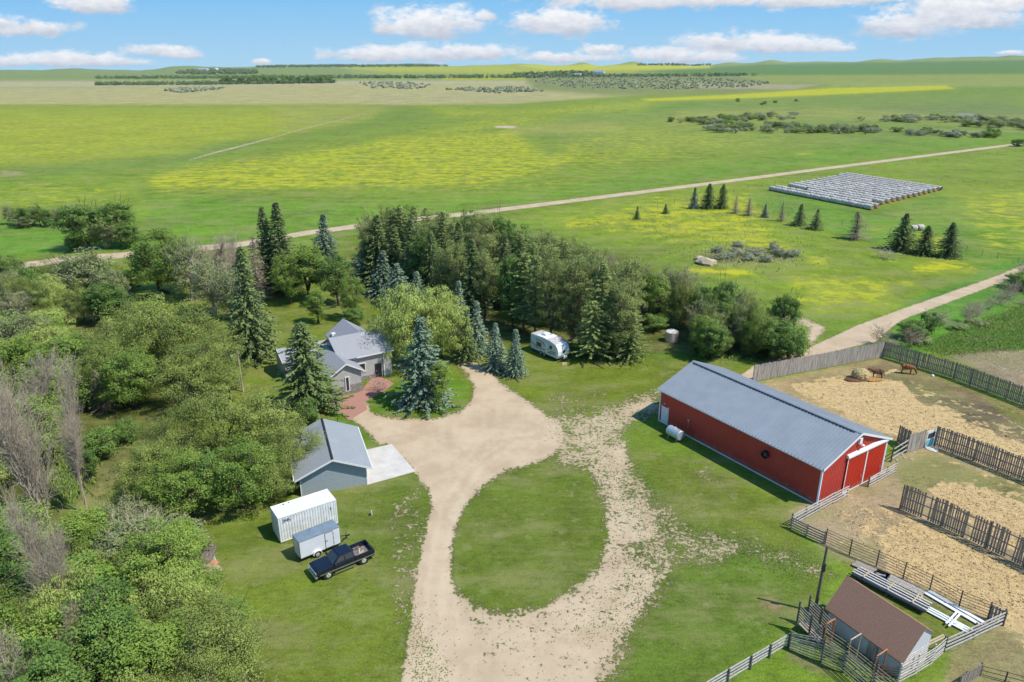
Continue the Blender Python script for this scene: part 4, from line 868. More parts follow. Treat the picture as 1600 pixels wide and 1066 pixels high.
# shed
A_ = g(1404, 1062); B_ = g(1454.5, 1033); sw, sl_ = 4.2, 6.7
shed = thing('shed', 'small faded pale blue shed with brown shingle roof inside the corral fence', 'shed', (A_[0], A_[1], 0), ang(A_, B_)+R(1.5))
ap, za, zl, zr = 1.95, 4.25, 2.0, 2.95
m = MB(); m.prism([(0,0),(sw-.9,0),(sw-.9,zr+.3),(ap,za-.05),(0,zl)], 0, sl_); m.build('wall', 'shed_wall', shed)
m = MB(); s1 = (za-zl)/ap; s2_ = (za-zr-.3)/(sw-.9-ap)
m.hexa([(-.25,-.15,zl-.25*s1),(ap,-.15,za),(ap,sl_+.25,za),(-.25,sl_+.25,zl-.25*s1)], [(-.25,-.15,zl-.25*s1+.1),(ap,-.15,za+.1),(ap,sl_+.25,za+.1),(-.25,sl_+.25,zl-.25*s1+.1)])
m.hexa([(sw-.7,-.15,zr+.12),(ap,-.15,za),(ap,sl_+.25,za),(sw-.7,sl_+.25,zr+.12)], [(sw-.7,-.15,zr+.22),(ap,-.15,za+.1),(ap,sl_+.25,za+.1),(sw-.7,sl_+.25,zr+.22)])
m.build('roof', 'brown_roof', shed)
m = MB()
for i in range(8): z = .25+i*.24; m.box(.02, sw-.95, -.04, 0, z, z+.15)
m.build('siding_boards', 'white_board', shed)
m = MB(); m.box(-.06, 0, 2.0, 2.9, .05, 1.75); m.build('door', 'grey_wood', shed)
# ------------------------------------------------------------------ vehicles, tanks
def wheel(parent, x, y, r, w, m_rim='rim', side=1):
    m = MB(); m.tube([(x,y-w/2,r),(x,y-w/2+.03,r),(x,y+w/2-.03,r),(x,y+w/2,r)], [r*.88,r,r,r*.88], 22); t = m.build('wheel', 'black', parent, True)
    t.data.polygons.foreach_set('use_smooth', [len(p.vertices) < 5 for p in t.data.polygons])
    yo = y+side*(w/2+.006); m = MB(); m.tube([(x,yo-side*.02,r),(x,yo,r)], [r*.62,r*.58], 18)
    for k in range(6): a = k*math.pi/3; m.bar((x,yo+side*.012,r),(x+r*.55*math.cos(a),yo+side*.012,r+r*.55*math.sin(a)), .05, .03, (0,1,0))
    m.build('rim', m_rim, t)
FW, RW = g(514, 904), g(569, 881); ta = ang(FW, RW)
mid = ((FW[0]+RW[0])/2, (FW[1]+RW[1])/2); nrm = (-math.sin(ta), math.cos(ta))
truck = thing('pickup_truck', 'dark navy pickup truck with open bed parked on the grass beside the white trailer', 'pickup truck', (mid[0]+nrm[0]*.92, mid[1]+nrm[1]*.92, 0), ta+math.pi)
# local: +x front, -y is its left side... the side seen from the camera is +y
m = MB()
m.prism([(2.92,.52),(2.95,.95),(2.86,1.10),(2.6,1.17),(1.25,1.24),(-.92,1.26),(-.92,.52)], -.97, .97)
body = m.build('body', 'truck', truck, bevel=.07)
m = MB(); m.prism([(1.3,1.2),(.62,1.80),(.45,1.86),(-.72,1.86),(-.82,1.82),(-.92,1.2)], -.74, .74)
cabm = m; vs = []
for (x, y, z) in m.v: vs.append((x, y*(1.22 if z < 1.3 else 1.0), z))
m.v = vs; cab = m.build('cab', 'truck', truck, bevel=.05)
m = MB(); m.hexa([(1.235,-.78,1.27),(1.235,.78,1.27),(.66,.68,1.79),(.66,-.68,1.79)], [(1.265,-.78,1.285),(1.265,.78,1.285),(.69,.68,1.805),(.69,-.68,1.805)]); m.build('windscreen', 'glass', cab)
m = MB(); m.hexa([(-.93,-.7,1.30),(-.93,.7,1.30),(-.86,.62,1.74),(-.86,-.62,1.74)], [(-.955,-.7,1.30),(-.955,.7,1.30),(-.885,.62,1.74),(-.885,-.62,1.74)]); m.build('rear_window', 'glass', cab)
for s in (-1, 1):
    for (a, b, c, d) in (((1.1,.52,.12,.12)), ((.02,.02,-.72,-.80))):
        m = MB(); yb, yt = s*.895, s*.765; o = s*.014
        m.hexa([(a,yb,1.30),(d,yb,1.30),(c,yt,1.76),(b,yt,1.76)], [(a,yb+o,1.30),(d,yb+o,1.30),(c,yt+o,1.76),(b,yt+o,1.76)]); m.build('side_window', 'glass', cab)
    m = MB(); m.box(1.0, 1.16, s*.98 if s > 0 else -1.22, 1.22 if s > 0 else -.98, 1.22, 1.42); m.build('mirror', 'dark', truck)
    m = MB(); m.box(-2.9, 2.6, s*.985 if s > 0 else -1.0, 1.0 if s > 0 else -.985, .66, .74); m.build('side_moulding', 'chrome', truck)
    m = MB(); m.box(-.9, 1.2, min(s*.99,s*1.1), max(s*.99,s*1.1), .40, .47); m.build('running_board', 'chrome', truck)
    for x in (.18, -.74):
        m = MB(); m.box(x, x+.16, min(s*.985,s*1.01), max(s*.985,s*1.01), 1.08, 1.12); m.build('handle', 'dark', truck)
    m = MB(); m.box(2.84, 2.97, min(s*.55,s*.9), max(s*.55,s*.9), .80, .98); m.build('headlight', 'headlamp', truck)
    m = MB(); m.box(-2.99, -2.94, min(s*.84,s*.97), max(s*.84,s*.97), .8, 1.12); m.build('tail_light', 'tail', truck)
    for x in (1.82, -1.80): wheel(truck, x, s*.86, .40, .27, side=s)
    for x in (1.82, -1.80): m = MB(); m.tube([(x,s*.965,.42),(x,s*.978,.42)], .50, 22); m.build('wheel_well', 'black', truck)
m = MB(); m.box(2.93, 2.99, -.52, .52, .74, 1.0); m.build('grille', 'chrome', truck)
m = MB(); m.box(2.86, 3.08, -.98, .98, .46, .68); m.build('front_bumper', 'chrome', truck, bevel=.04)
m = MB(); m.box(-3.08, -2.93, -.96, .96, .48, .68); m.build('rear_bumper', 'chrome', truck, bevel=.03)
m = MB(); m.box(-2.93, -.935, -.98, -.86, .52, 1.25); m.box(-2.93, -.935, .86, .98, .52, 1.25); m.box(-1.0, -.935, -.86, .86, .52, 1.25); m.build('bed_side', 'truck', truck, bevel=.03)
m = MB(); m.box(-2.95, -2.87, -.86, .86, .56, 1.22); m.build('tailgate', 'truck', truck)
m = MB(); m.box(-2.87, -1.0, -.86, .86, .60, .68); m.box(-2.15, -1.45, -.86, -.66, .68, .88); m.box(-2.15, -1.45, .66, .86, .68, .88); m.build('bed_floor', 'bed', truck)
m = MB(); m.box(-2.7, 2.6, -.6, .6, .33, .52); m.build('chassis', 'dark', truck)
ca, sa = math.cos(ta+math.pi), math.sin(ta+math.pi)
def tl(x, y): return (mid[0]+nrm[0]*.92 + ca*x - sa*y, mid[1]+nrm[1]*.92 + sa*x + ca*y)
t = thing('lumber_offcuts', 'pale lumber offcuts lying in the bed of the navy pickup', 'lumber', (*tl(-1.9, .1), .70), ta+.4)
for k, (x, y, a) in enumerate(((0,0,.1),(.1,.25,.7),(-.2,-.3,-.3))):
    m = MB(); m.bar((x-.45*math.cos(a),y-.45*math.sin(a),.04+.05*k),(x+.45*math.cos(a),y+.45*math.sin(a),.04+.05*k), .16, .05); m.build('plank', 'lumber', t)

# shipping container
A_ = g(439.2, 849.8); B_ = g(529.2, 818.5)
cont = thing('shipping_container', 'white corrugated steel shipping container standing on the grass in front of the garage', 'container', (A_[0], A_[1], 0), ang(A_, B_))
Lc, Wc, Z0, Z1 = 6.06, 2.50, .12, 2.98
m = MB(); m.box(.08, Lc-.08, .05, Wc-.05, Z0+.05, Z1-.06)
n = 21
for i in range(n):
    x = .12+i*(Lc-.24)/n; dx = (Lc-.24)/n
    for s, y in ((-1, .05), (1, Wc-.05)):
        m.prism([(x+.02,y),(x+dx*.28,y+s*.045),(x+dx*.72,y+s*.045),(x+dx-.02,y)], Z0+.14, Z1-.12, 'z')
m.build('shell', 'dirty_white', cont)
m = MB()
for x in (0, Lc-.12):
    for y in (0, Wc-.12): m.box(x, x+.12, y, y+.12, Z0, Z1)
for y in (0, Wc-.08): m.box(.12, Lc-.12, y, y+.08, Z0, Z0+.14); m.box(.12, Lc-.12, y, y+.08, Z1-.11, Z1-.01)
for x in (0, Lc-.08): m.box(x, x+.08, .12, Wc-.12, Z0, Z0+.14); m.box(x, x+.08, .12, Wc-.12, Z1-.11, Z1-.01)
m.build('frame', 'white', cont)
m = MB(); m.box(.06, Lc-.06, .06, Wc-.06, Z1-.06, Z1-.03)
for i in range(18): x = .3+i*.31; m.box(x, x+.16, .25, Wc-.25, Z1-.03, Z1-.012)
m.build('roof', 'white', cont)
for y0 in (.14, 1.27):
    m = MB(); m.box(-.05, -.0, y0, y0+1.09, Z0+.12, Z1-.14); d = m.build('door', 'white', cont)
    for y in (y0+.3, y0+.8):
        m = MB(); m.tube([(-.08,y,Z0+.15),(-.08,y,Z1-.16)], .02, 6); m.build('lock_rod', 'galv', d)
def glyphs(txt, h, m_, parent, origin, ux, uz, th=.012):   # block characters from strokes, on the plane origin + ux, uz
    S = {'2':[(0,1,1,1),(1,1,1,.5),(1,.5,0,.5),(0,.5,0,0),(0,0,1,0)], '3':[(0,1,1,1),(1,1,1,0),(0,.5,1,.5),(0,0,1,0)], '4':[(0,1,0,.5),(0,.5,1,.5),(1,1,1,0)], '5':[(1,1,0,1),(0,1,0,.5),(0,.5,1,.5),(1,.5,1,0),(1,0,0,0)]}
    m = MB(); o = np.array(origin, float); ux = np.array(ux, float); uz = np.array(uz, float); x = 0.
    for c in txt:
        for (a, b, c_, d_) in S.get(c, []): m.bar(o+ux*(x+a*h*.5)+uz*b*h, o+ux*(x+c_*h*.5)+uz*d_*h, .05, th*2, np.cross(ux, uz))
        x += h*.82
    return m.build('lettering', m_, parent)
glyphs('345', .36, 'decal', cont, (.42,-.006,2.28), (1,0,0), (0,0,1))
m = MB(); m.box(5.35, 5.43, -.012, .004, 2.0, 2.3); m.build('placard', 'decal', cont)
m = MB(); m.box(1.2, 1.32, 2.1, 2.22, Z1-.012, Z1+.06); m.box(1.75, 1.85, 2.15, 2.25, Z1-.012, Z1+.04); m.build('roof_fitting', 'dark', cont)

# cargo trailer
A_ = g(471, 880); B_ = g(527.5, 850.6)
trl = thing('cargo_trailer', 'small white enclosed cargo trailer between the container and the navy pickup', 'trailer', (A_[0], A_[1], 0), R(38))
Lt, Wt = 4.15, 1.55
m = MB(); m.prism([(0,.42),(Lt,.42),(Lt,2.32),(0,2.32)], 0, Wt); m.build('body', 'alu', trl, bevel=.04)
m = MB(); m.box(-.03, Lt+.02, -.03, Wt+.03, 2.325, 2.40)
for i in range(4): m.box(.8+i*.85, .83+i*.85, 0, Wt, 2.40, 2.412)
m.build('roof', 'trailer_roof', trl, bevel=.02)
m = MB(); m.box(-.02, Lt+.02, -.02, .0, .40, .50); m.box(-.02, .0, 0, Wt, .40, .5); m.box(-.03, .0, -.03, .05, .42, 2.34); m.box(-.03, 0, Wt-.05, Wt+.03, .42, 2.34); m.box(0, Lt, .1, Wt-.1, .3, .41); m.build('frame', 'dark', trl)
m = MB(); m.box(2.62, 3.42, -.03, -.003, .55, 2.2); d = m.build('side_door', 'alu', trl)
m = MB(); m.box(2.58, 2.62, -.035, -.002, .53, 2.22); m.box(3.42, 3.46, -.035, -.002, .53, 2.22); m.box(2.62, 3.42, -.035, -.002, 2.2, 2.24)
for z in (.8, 1.35, 1.9): m.box(3.40, 3.5, -.05, -.035, z, z+.07)
m.box(2.6, 2.85, -.06, -.035, 1.32, 1.37); m.build('door_hardware', 'dark', d)
wheel(trl, 1.65, -.08, .34, .20, side=-1); wheel(trl, 1.65, Wt+.08, .34, .20, side=1)
m = MB(); c = (1.65, .36); pts = [(c[0]+.46*math.cos(t_), c[1]+.44*math.sin(t_)) for t_ in np.linspace(0, math.pi, 12)] + [(c[0]+.40*math.cos(t_), c[1]+.38*math.sin(t_)) for t_ in np.linspace(math.pi, 0, 12)]
m.prism(pts, -.24, .0); m.prism(pts, Wt, Wt+.24); m.build('fender', 'white', trl)
m = MB(); m.bar((Lt,.2,.42),(Lt+1.15,Wt/2,.42), .07); m.bar((Lt,Wt-.2,.42),(Lt+1.15,Wt/2,.42), .07); m.tube([(Lt+1.0,Wt/2+.12,0),(Lt+1.0,Wt/2+.12,.75)], .035); m.box(Lt+1.05, Lt+1.35, Wt/2-.06, Wt/2+.06, .38, .5); m.build('tongue', 'dark', trl)
m = MB(); m.box(-.03, -.003, .1, Wt-.1, .5, 2.2); m.build('rear_ramp', 'alu', trl)
for s in (.06, Wt-.16):
    m = MB(); m.box(-.05, -.031, s, s+.1, .55, .7); m.build('tail_light', 'tail', trl)

# travel trailer
F_, B_ = g(871, 566), g(829, 547.5)
rv = thing('travel_trailer', 'white travel trailer with dark swoosh decals parked in front of the windbreak', 'camper trailer', (F_[0], F_[1], 0), ang(F_, B_))
Lr = math.hypot(B_[0]-F_[0], B_[1]-F_[1]); Wr = 2.5
prof = [(.15,.5),(Lr-.05,.5),(Lr,.62),(Lr,3.02),(Lr-.12,3.12),(Lr*.55,3.22),(Lr*.28,3.12),(.55,2.78),(.12,2.35),(-.12,1.7),(-.12,1.05)]
m = MB(); m.prism(prof, -Wr, 0); shell = m.build('shell', 'rv', rv, bevel=.05)     # -y is away from camera side below
m = MB(); m.prism([(.35,.62),(Lr-.06,.62),(Lr-.06,2.85),(Lr*.6,3.02),(Lr*.3,2.88),(.62,2.52),(.3,2.1)], 0.001, .03); m.build('side_panel', 'rv_side', rv)
m = MB()
for (x0, z0, x1, z1, w_) in ((.6,1.15,3.0,1.0,.12),(2.6,1.3,5.2,1.05,.10),(4.9,1.05,Lr-.2,1.75,.13),(.5,1.45,1.9,1.35,.09),(3.4,2.3,5.4,2.55,.12),(3.0,1.9,3.5,2.25,.12),(2.2,1.55,2.7,1.8,.16)):
    m.bar((x0,.036,z0),(x1,.036,z1), .012, w_)
m.build('decal', 'decal', rv)
def rvwin(x0, x1, z0, z1):
    m = MB(); m.box(x0, x1, .03, .05, z0, z1); a = m.build('window', 'dark', rv); m = MB(); m.box(x0+.06, x1-.06, .05, .056, z0+.06, z1-.06); m.build('pane', 'glass', a)
rvwin(1.35, 1.95, 1.75, 2.35); rvwin(4.0, 5.2, 1.35, 2.1)
m = MB(); m.box(2.35, 2.95, .031, .045, .65, 2.45); d = m.build('door', 'rv', rv); m = MB(); m.box(2.42, 2.5, .045, .08, 1.4, 1.5); m.build('handle', 'dark', d)
m = MB(); m.box(Lr*.3, Lr-.15, -Wr+.1, -.1, 3.14, 3.165)
for q in ((.62,2.80,.3*Lr,3.10),): m.hexa([(q[0],-Wr+.1,q[1]),(q[0],-.1,q[1]),(q[2],-.1,q[3]),(q[2],-Wr+.1,q[3])], [(q[0],-Wr+.1,q[1]+.07),(q[0],-.1,q[1]+.07),(q[2],-.1,q[3]+.07),(q[2],-Wr+.1,q[3]+.07)])
rr = m.build('roof_membrane', 'rv_roof', rv)
m = MB(); m.box(Lr*.58, Lr*.58+1.0, -1.7, -.8, 3.17, 3.5); m.build('air_conditioner', 'white', rr, bevel=.06)
m = MB(); m.box(Lr*.75, Lr*.75+.45, -1.9, -1.45, 3.17, 3.27); m.build('roof_hatch', 'dark', rr)
m = MB(); m.box(1.6, 2.0, -1.5, -1.1, 3.02, 3.2); m.build('roof_vent', 'white', rr)
for x in (Lr*.60, Lr*.60-.85): wheel(rv, x, -.05, .36, .22, side=1); wheel(rv, x, -Wr+.05, .36, .22, side=-1)
m = MB(); m.box(.2, Lr-.1, -Wr+.08, -.08, .36, .5); m.bar((.1,-.5,.42),(-1.2,-Wr/2,.42), .09); m.bar((.1,-Wr+.5,.42),(-1.2,-Wr/2,.42), .09); m.tube([(-1.0,-Wr/2,0),(-1.0,-Wr/2,.7)], .04); m.build('chassis', 'dark', rv)
for y in (-Wr/2-.2, -Wr/2+.2):
    m = MB(); m.tube([(-.45,y,.47),(-.45,y,.55),(-.45,y,.95),(-.45,y,1.05)], [.13,.16,.16,.07], 12); m.build('propane_bottle', 'white', rv)
m = MB(); m.tube([(-.135,-Wr/2,1.55),(-.15,-Wr/2,1.55)], .26, 18); m.box(-.135, -.125, -Wr/2-.45, -Wr/2+.45, 2.05-.35, 2.12-.35)
m.build('front_emblem', 'decal', rv)
m = MB()
for x in (.35, Lr-.3): m.bar((x,-.2,0),(x,-.2,.45), .07)
m.build('stabiliser_jack', 'dark', rv)
t = thing('wood_blocks', 'tan wooden blocks on the grass below the camper hitch', 'wood blocks', (*g(882, 570)[:2], 0), .3)
for k in range(3): m = MB(); m.box(-.5+.1*k, .3+.1*k, -.2+k*.25, -.02+k*.25, 0, .12+.05*k); m.build('block', 'lumber', t)

# fuel tank against the barn
T0 = g(1050, 686); ba = barn.rotation_euler[2]
tank = thing('fuel_tank', 'silver horizontal fuel tank on short legs against the red barn wall', 'tank', (T0[0]+.3, T0[1]-.1, 0), ba+math.pi/2)
m = MB(); m.tube([(-1.05,0,.95),(-1.0,0,.95),(1.0,0,.95),(1.05,0,.95)], [.60,.66,.66,.60], 26); o = m.build('shell', 'galv', tank, bevel=.015)
m = MB()
for x in (-.95, 0, .95): m.tube([(x-.03,0,.95),(x+.03,0,.95)], .675, 26)
m.build('band', 'galv', tank)
for x in (-.7, .7):
    for y in (-.4, .4): m = MB(); m.bar((x,y*1.15,0),(x,y*.9,.55), .07); m.build('leg', 'galv', tank)
m = MB(); m.tube([(0,0,1.6),(0,0,1.75)], .1); m.tube([(.5,0,1.6),(.5,0,1.7)], .05); m.build('filler_cap', 'white', tank)
# plastic water tank by the windbreak
T0 = g(1050, 535)
wt = thing('water_tank', 'milky upright plastic water tank with white lid standing alone on the lawn', 'tank', (T0[0], T0[1]+.6, 0))
m = MB(); m.tube([(0,0,0),(0,0,.05),(0,0,1.75),(0,0,1.85)], [1.08,1.12,1.12,1.02], 30, True)
for z in (.45, .9, 1.35): m.tube([(0,0,z-.03),(0,0,z+.03)], 1.14, 30)
m.build('shell', 'poly', wt)
m = MB(); m.tube([(0,0,1.852),(0,0,2.12)], [1.0,.35], 30); m.tube([(0,0,2.10),(0,0,2.22)], .26, 20); ld = m.build('lid', 'polytop', wt)
m = MB(); m.box(-.12, .12, -.12, .12, 2.222, 2.29); m.build('valve', 'decal', ld)

# utility pole with transformer, corral pole, yard lamp
b = g(380, 612)
pole = thing('utility_pole', 'slim pale utility pole with white transformer box beside the lawn trees', 'utility pole', (b[0], b[1], 0), .3)
m = MB(); m.tube([(0,0,-.3),(0,0,6.4)], [.15,.10], 10); m.build('pole', 'grey_bark', pole)
m = MB(); m.bar((-.8,0,5.9),(.15,0,6.0), .08); m.build('lamp_arm', 'galv', pole)
m = MB(); m.tube([(-.9,0,5.75),(-.9,0,5.95)], [.16,.06], 10); m.build('lamp_head', 'white', pole)
b2 = g(373, 604)
tb = thing('transformer_cabinet', 'white electrical cabinet mounted low beside the slim utility pole', 'cabinet', (b2[0], b2[1]-.3, 0), .3)
m = MB(); m.box(-.4, .4, -.25, .25, .5, 1.9); m.build('cabinet', 'white', tb, bevel=.03)
m = MB(); m.box(-.3, .3, -.275, -.25, .65, 1.75); m.build('door', 'trim', tb)
for x in (-.3, .3): m = MB(); m.box(x-.05, x+.05, -.05, .05, 0, .5); m.build('leg', 'galv', tb)
b = g(1273, 956)
cp = thing('corral_pole', 'tall dark wooden pole standing on the grass beside the brown roofed shed', 'pole', (b[0], b[1], 0))
m = MB(); m.tube([(0,0,-.3),(.05,0,6.9)], [.15,.10], 10); m.build('pole', 'post_wood', cp)
m = MB(); m.box(-.14, .14, -.22, -.08, 4.4, 5.2); m.build('meter_box', 'dark', cp)
b = g(528, 663)
lp = thing('yard_lamp', 'black yard lamp on a thin post at the edge of the brick patio', 'lamp post', (b[0], b[1], 0))
m = MB(); m.tube([(0,0,0),(0,0,.08),(0,0,.1),(0,0,3.0)], [.12,.12,.045,.04], 8); m.build('post', 'dark', lp)
m = MB(); m.tube([(0,0,3.0),(0,0,3.35),(0,0,3.42),(0,0,3.55)], [.12,.20,.22,.04], 6); m.build('lantern', 'dark', lp)
b = g(1075, 668)
# ------------------------------------------------------------------ fences
def fence(name, label, cat, pts, h, kind, mb='grey_wood', mp='post_wood', post=2.6, group=None, ph=None, seed=0, rails=4, lean=.0, miss=()):
    """pts: photo pixels of the feet. kind: 'slab' upright boards, 'rail' horizontal boards, 'pipe', 'wire'"""
    rg = np.random.default_rng(seed); P = [np.array(g(*p)[:2]) for p in pts]
    hs_ = h if isinstance(h, (list, tuple)) else [h]*len(P)
    root = thing(name, label, cat, (P[0][0], P[0][1], 0), 0, group); O = P[0]
    B, RL = MB(), MB(); posts = []
    for i in range(len(P)-1):
        a, b = P[i]-O, P[i+1]-O; d = b-a; Ls = np.linalg.norm(d); d = d/Ls; nn = np.array((-d[1], d[0])); h0, h1 = hs_[i], hs_[i+1]
        n = max(1, round(Ls/post))
        for k in range(n+(1 if i == len(P)-2 else 0)): posts.append((a+d*Ls*k/n, h0+(h1-h0)*k/n, nn))
        if kind == 'slab':
            gap, wd = (.018, .19) if mb == 'grey_wood' else (.075, .165)
            s = .1
            while s < Ls-.05:
                w_ = wd*rg.uniform(.8, 1.15); hh = (h0+(h1-h0)*s/Ls)*rg.uniform(.955, 1.03); q = a+d*(s+w_/2)-nn*.07; tl_ = rg.normal()*.012
                if not any(m0 < s/Ls < m1 for m0, m1 in miss):
                    e = d*w_/2; t_ = nn*.0125; tp = d*tl_*hh
                    c0 = [(*(q-e-t_),.06),(*(q+e-t_),.06),(*(q+e+t_),.06),(*(q-e+t_),.06)]; c1 = [(*(q-e-t_+tp),hh),(*(q+e-t_+tp),hh),(*(q+e+t_+tp),hh*.99),(*(q-e+t_+tp),hh*.99)]
                    B.hexa(c0, c1)
                s += w_+gap*rg.uniform(.6, 1.5)
            for z in (.14, .5, .86)[:3]: RL.bar((*(a-nn*.02), h0*z), (*(b-nn*.02), h1*z), .05, .14)
        elif kind == 'rail':
            for r_ in range(rails):
                z = (r_+.75)/(rails)*.97
                for k in range(n):
                    p0, p1 = a+d*Ls*k/n, a+d*Ls*(k+1)/n; j = rg.normal(0, .025, 2)
                    B.bar((*(p0-nn*.09), h0*z+j[0]), (*(p1-nn*.09), h1*z+j[1]), .04, .15 if rails < 6 else .10)
        elif kind == 'pipe':
            for r_ in range(rails):
                z = .15+(r_)/(rails-1)*.83; B.tube([(*a, h0*z), (*b, h1*z)], .028, 5, False)
        elif kind == 'wire':
            for z in (.35, .65, .95): B.tube([(*a, h0*z), (*b, h1*z)], .006, 3, False)
    if B.v: B.build('board_panel' if kind in ('slab', 'rail') else ('pipe_rail' if kind == 'pipe' else 'wire'), mb, root)
    if RL.v: RL.build('cross_rail', mb, root)
    for (p, hh, nn) in posts:
        m = MB(); r_ = {'slab': .085, 'rail': .085, 'pipe': .06, 'wire': .05}[kind]; q = (ph or hh*(.97 if kind == 'slab' else 1.04))
        m.tube([(p[0], p[1], -.2), (p[0]+rg.normal()*.03*lean, p[1]+rg.normal()*.03*lean, q)], [r_*1.05, r_*.9], 7); m.build('post', mp, root)
    return root
fence('board_fence', 'tall pale grey solid board fence from behind the barn to the corral corner', 'fence', [(1176,597),(1200,592),(1290,575),(1377,558.5)], 2.75, 'slab', 'grey_wood', 'grey_wood', 3.0, seed=1)
fence('slat_fence', 'dark open slat fence running right from the corral corner behind the cows', 'fence', [(1379,557.5),(1490,592),(1600,634),(1680,668)], 2.75, 'slab', 'dark_wood', 'post_wood', 2.8, seed=2)
fence('slat_fence', 'dark open slat fence running right from the teal panelled white door', 'fence', [(1459,697),(1520,720),(1600,752),(1700,793)], 2.9, 'slab', 'dark_wood', 'post_wood', 2.8, seed=3)
fence('slat_fence', 'free standing dark slat fence with missing boards in front of the barn doors', 'fence', [(1406,795),(1470,822),(1540,856),(1600,886),(1700,936)], 3.1, 'slab', 'dark_wood', 'post_wood', 2.8, seed=4, miss=((.50,.62),))
fence('board_fence', 'short tall grey board fence between the barn corner rails and the teal gate', 'fence', [(1415,708),(1442,699.5)], [2.6,2.6], 'slab', 'grey_wood', 'post_wood', 2.4, seed=5)
fence('board_fence', 'grey board fence piece at the far side of the barn gate rails', 'fence', [(1402,690),(1418,702)], [2.4,2.6], 'slab', 'grey_wood', 'post_wood', 2.4, seed=6)
fence('rail_fence', 'two wide pale rails joining the barn corner to the dark corner post', 'fence', [(1392,722),(1414,708)], 2.1, 'rail', 'white_board', 'post_wood', 3, seed=7, rails=3)
fence('rail_fence', 'white plank fence crossing the front of the barn left of its sliding doors', 'fence', [(1236,822),(1278,799),(1323,775)], 1.5, 'rail', 'white_board', 'post_wood', 2.2, seed=8)
fence('rail_fence', 'white plank fence in front of the right sliding barn door', 'fence', [(1356,761),(1398,738)], 1.35, 'rail', 'white_board', 'post_wood', 2.0, seed=9)
fence('plank_gate', 'weathered grey plank gate between the white barn fence and the first pipe panel', 'gate', [(1236,826),(1260,838),(1287,850)], 1.45, 'rail', 'mid_wood', 'mid_wood', 1.5, seed=10, rails=5)
PN = [(1289,850),(1327,867.5),(1369,885),(1411,904),(1452,924),(1498,949),(1543,967)]
for i in range(len(PN)-1):
    fence('corral_gate', ['first','second','third','fourth','fifth','last'][i]+' brown pipe corral panel counted from the grey plank gate toward the right', 'fence panel', [PN[i], PN[i+1]], 1.75, 'pipe', 'pipe', 'post_wood', 9, 'pipe corral panels along the straw', seed=20+i, rails=6)
fence('slat_fence', 'short low slat fence at the right end of the pipe corral panels', 'fence', [(1544,967),(1567,978)], 1.6, 'slab', 'mid_wood', 'post_wood', 2.4, seed=30)
fence('rail_fence', 'long white plank fence running from the shed gate up to the corral corner', 'fence', [(1474,1019),(1520,998),(1566,976)], 1.6, 'rail', 'white_board', 'post_wood', 2.6, seed=31)
fence('plank_gate', 'white plank gate between the shed corner and the long plank fence', 'gate', [(1455,1036),(1471,1022)], 1.8, 'rail', 'white_board', 'post_wood', 1.6, seed=32, rails=6)
fence('plank_screen', 'pale blue plank screen standing against the gable end of the shed', 'fence', [(1402,1068),(1430,1053),(1455,1037)], 1.9, 'rail', 'white_board', 'white_board', 2.0, seed=33, rails=6)
fence('rail_fence', 'white plank fence leading from the loading chute off the bottom of the photo', 'fence', [(1231,1011),(1172,1046),(1100,1089),(1040,1125)], 1.35, 'rail', 'white_board', 'post_wood', 3.0, seed=34)
fence('board_fence', 'heavy weathered plank wall of the chute nearest the white plank fence', 'fence', [(1233,1013),(1283,1034)], [1.7,2.5], 'rail', 'grey_wood', 'post_wood', 3.5, seed=35, rails=8, ph=None)
fence('board_fence', 'dark plank wall section in the middle of the cattle chute', 'fence', [(1283,1035),(1317,1051)], 2.3, 'rail', 'dark_wood', 'post_wood', 2.6, seed=36, rails=8)
fence('board_fence', 'grey plank wall of the cattle chute running off the bottom beside the shed', 'fence', [(1317,1051),(1360,1090),(1400,1125)], 2.3, 'rail', 'mid_wood', 'post_wood', 2.2, seed=37, rails=7)
fence('board_fence', 'inner plank wall of the cattle chute beside the shed wall', 'fence', [(1282,1006),(1320,1032),(1366,1070),(1400,1098)], 1.9, 'rail', 'mid_wood', 'post_wood', 2.0, seed=38, rails=6)
fence('corral_gate', 'rusty pipe gate at the lower shed corner', 'fence panel', [(1368,1062),(1402,1068)], 1.6, 'pipe', 'rust', 'rust', 3, seed=39, rails=7)
fence('slat_fence', 'reddish weathered slat fence piece at the bottom right behind the shed', 'fence', [(1496,1075),(1530,1055)], [1.2,1.3], 'slab', 'mid_wood', 'post_wood', 2.6, seed=40)
fence('rail_fence', 'low pipe rail fence at the bottom right corner', 'fence', [(1531,1056),(1570,1066),(1640,1085)], 1.0, 'pipe', 'pipe', 'pipe', 2.4, seed=41, rails=3)
# loading ramp sides
def ramp_side(a, b, ha, hb, label, sd_):
    A, B = np.array(g(*a)[:2]), np.array(g(*b)[:2]); r = thing('loading_ramp', label, 'cattle chute', (A[0], A[1], 0)); d = B-A
    m = MB()
    for k in range(6):
        z = .35+k*.28; m.bar((0,0,z+ha), (d[0],d[1],z+hb), .04, .13)
    m.build('board_panel', 'mid_wood', r)
    for s in (0, .5, 1):
        m = MB(); m.tube([(d[0]*s,d[1]*s,0),(d[0]*s,d[1]*s,2.15+ha+(hb-ha)*s)], .08, 6); m.build('post', 'post_wood', r)
    return r
ramp_side((1243,985), (1283,1012), .9, .0, 'near dark plank side of the cattle loading ramp', 1)
ramp_side((1259,975), (1299,1001), .9, .0, 'far dark plank side of the cattle loading ramp beside the shed', 2)
A, B = np.array(g(1251,982)), np.array(g(1290,1008)); t = thing('ramp_floor', 'dark plank floor of the cattle loading ramp', 'ramp', (A[0], A[1], 0)); d = (B-A)[:2]; n_v = np.array((-d[1], d[0]))/np.linalg.norm(d)*.5
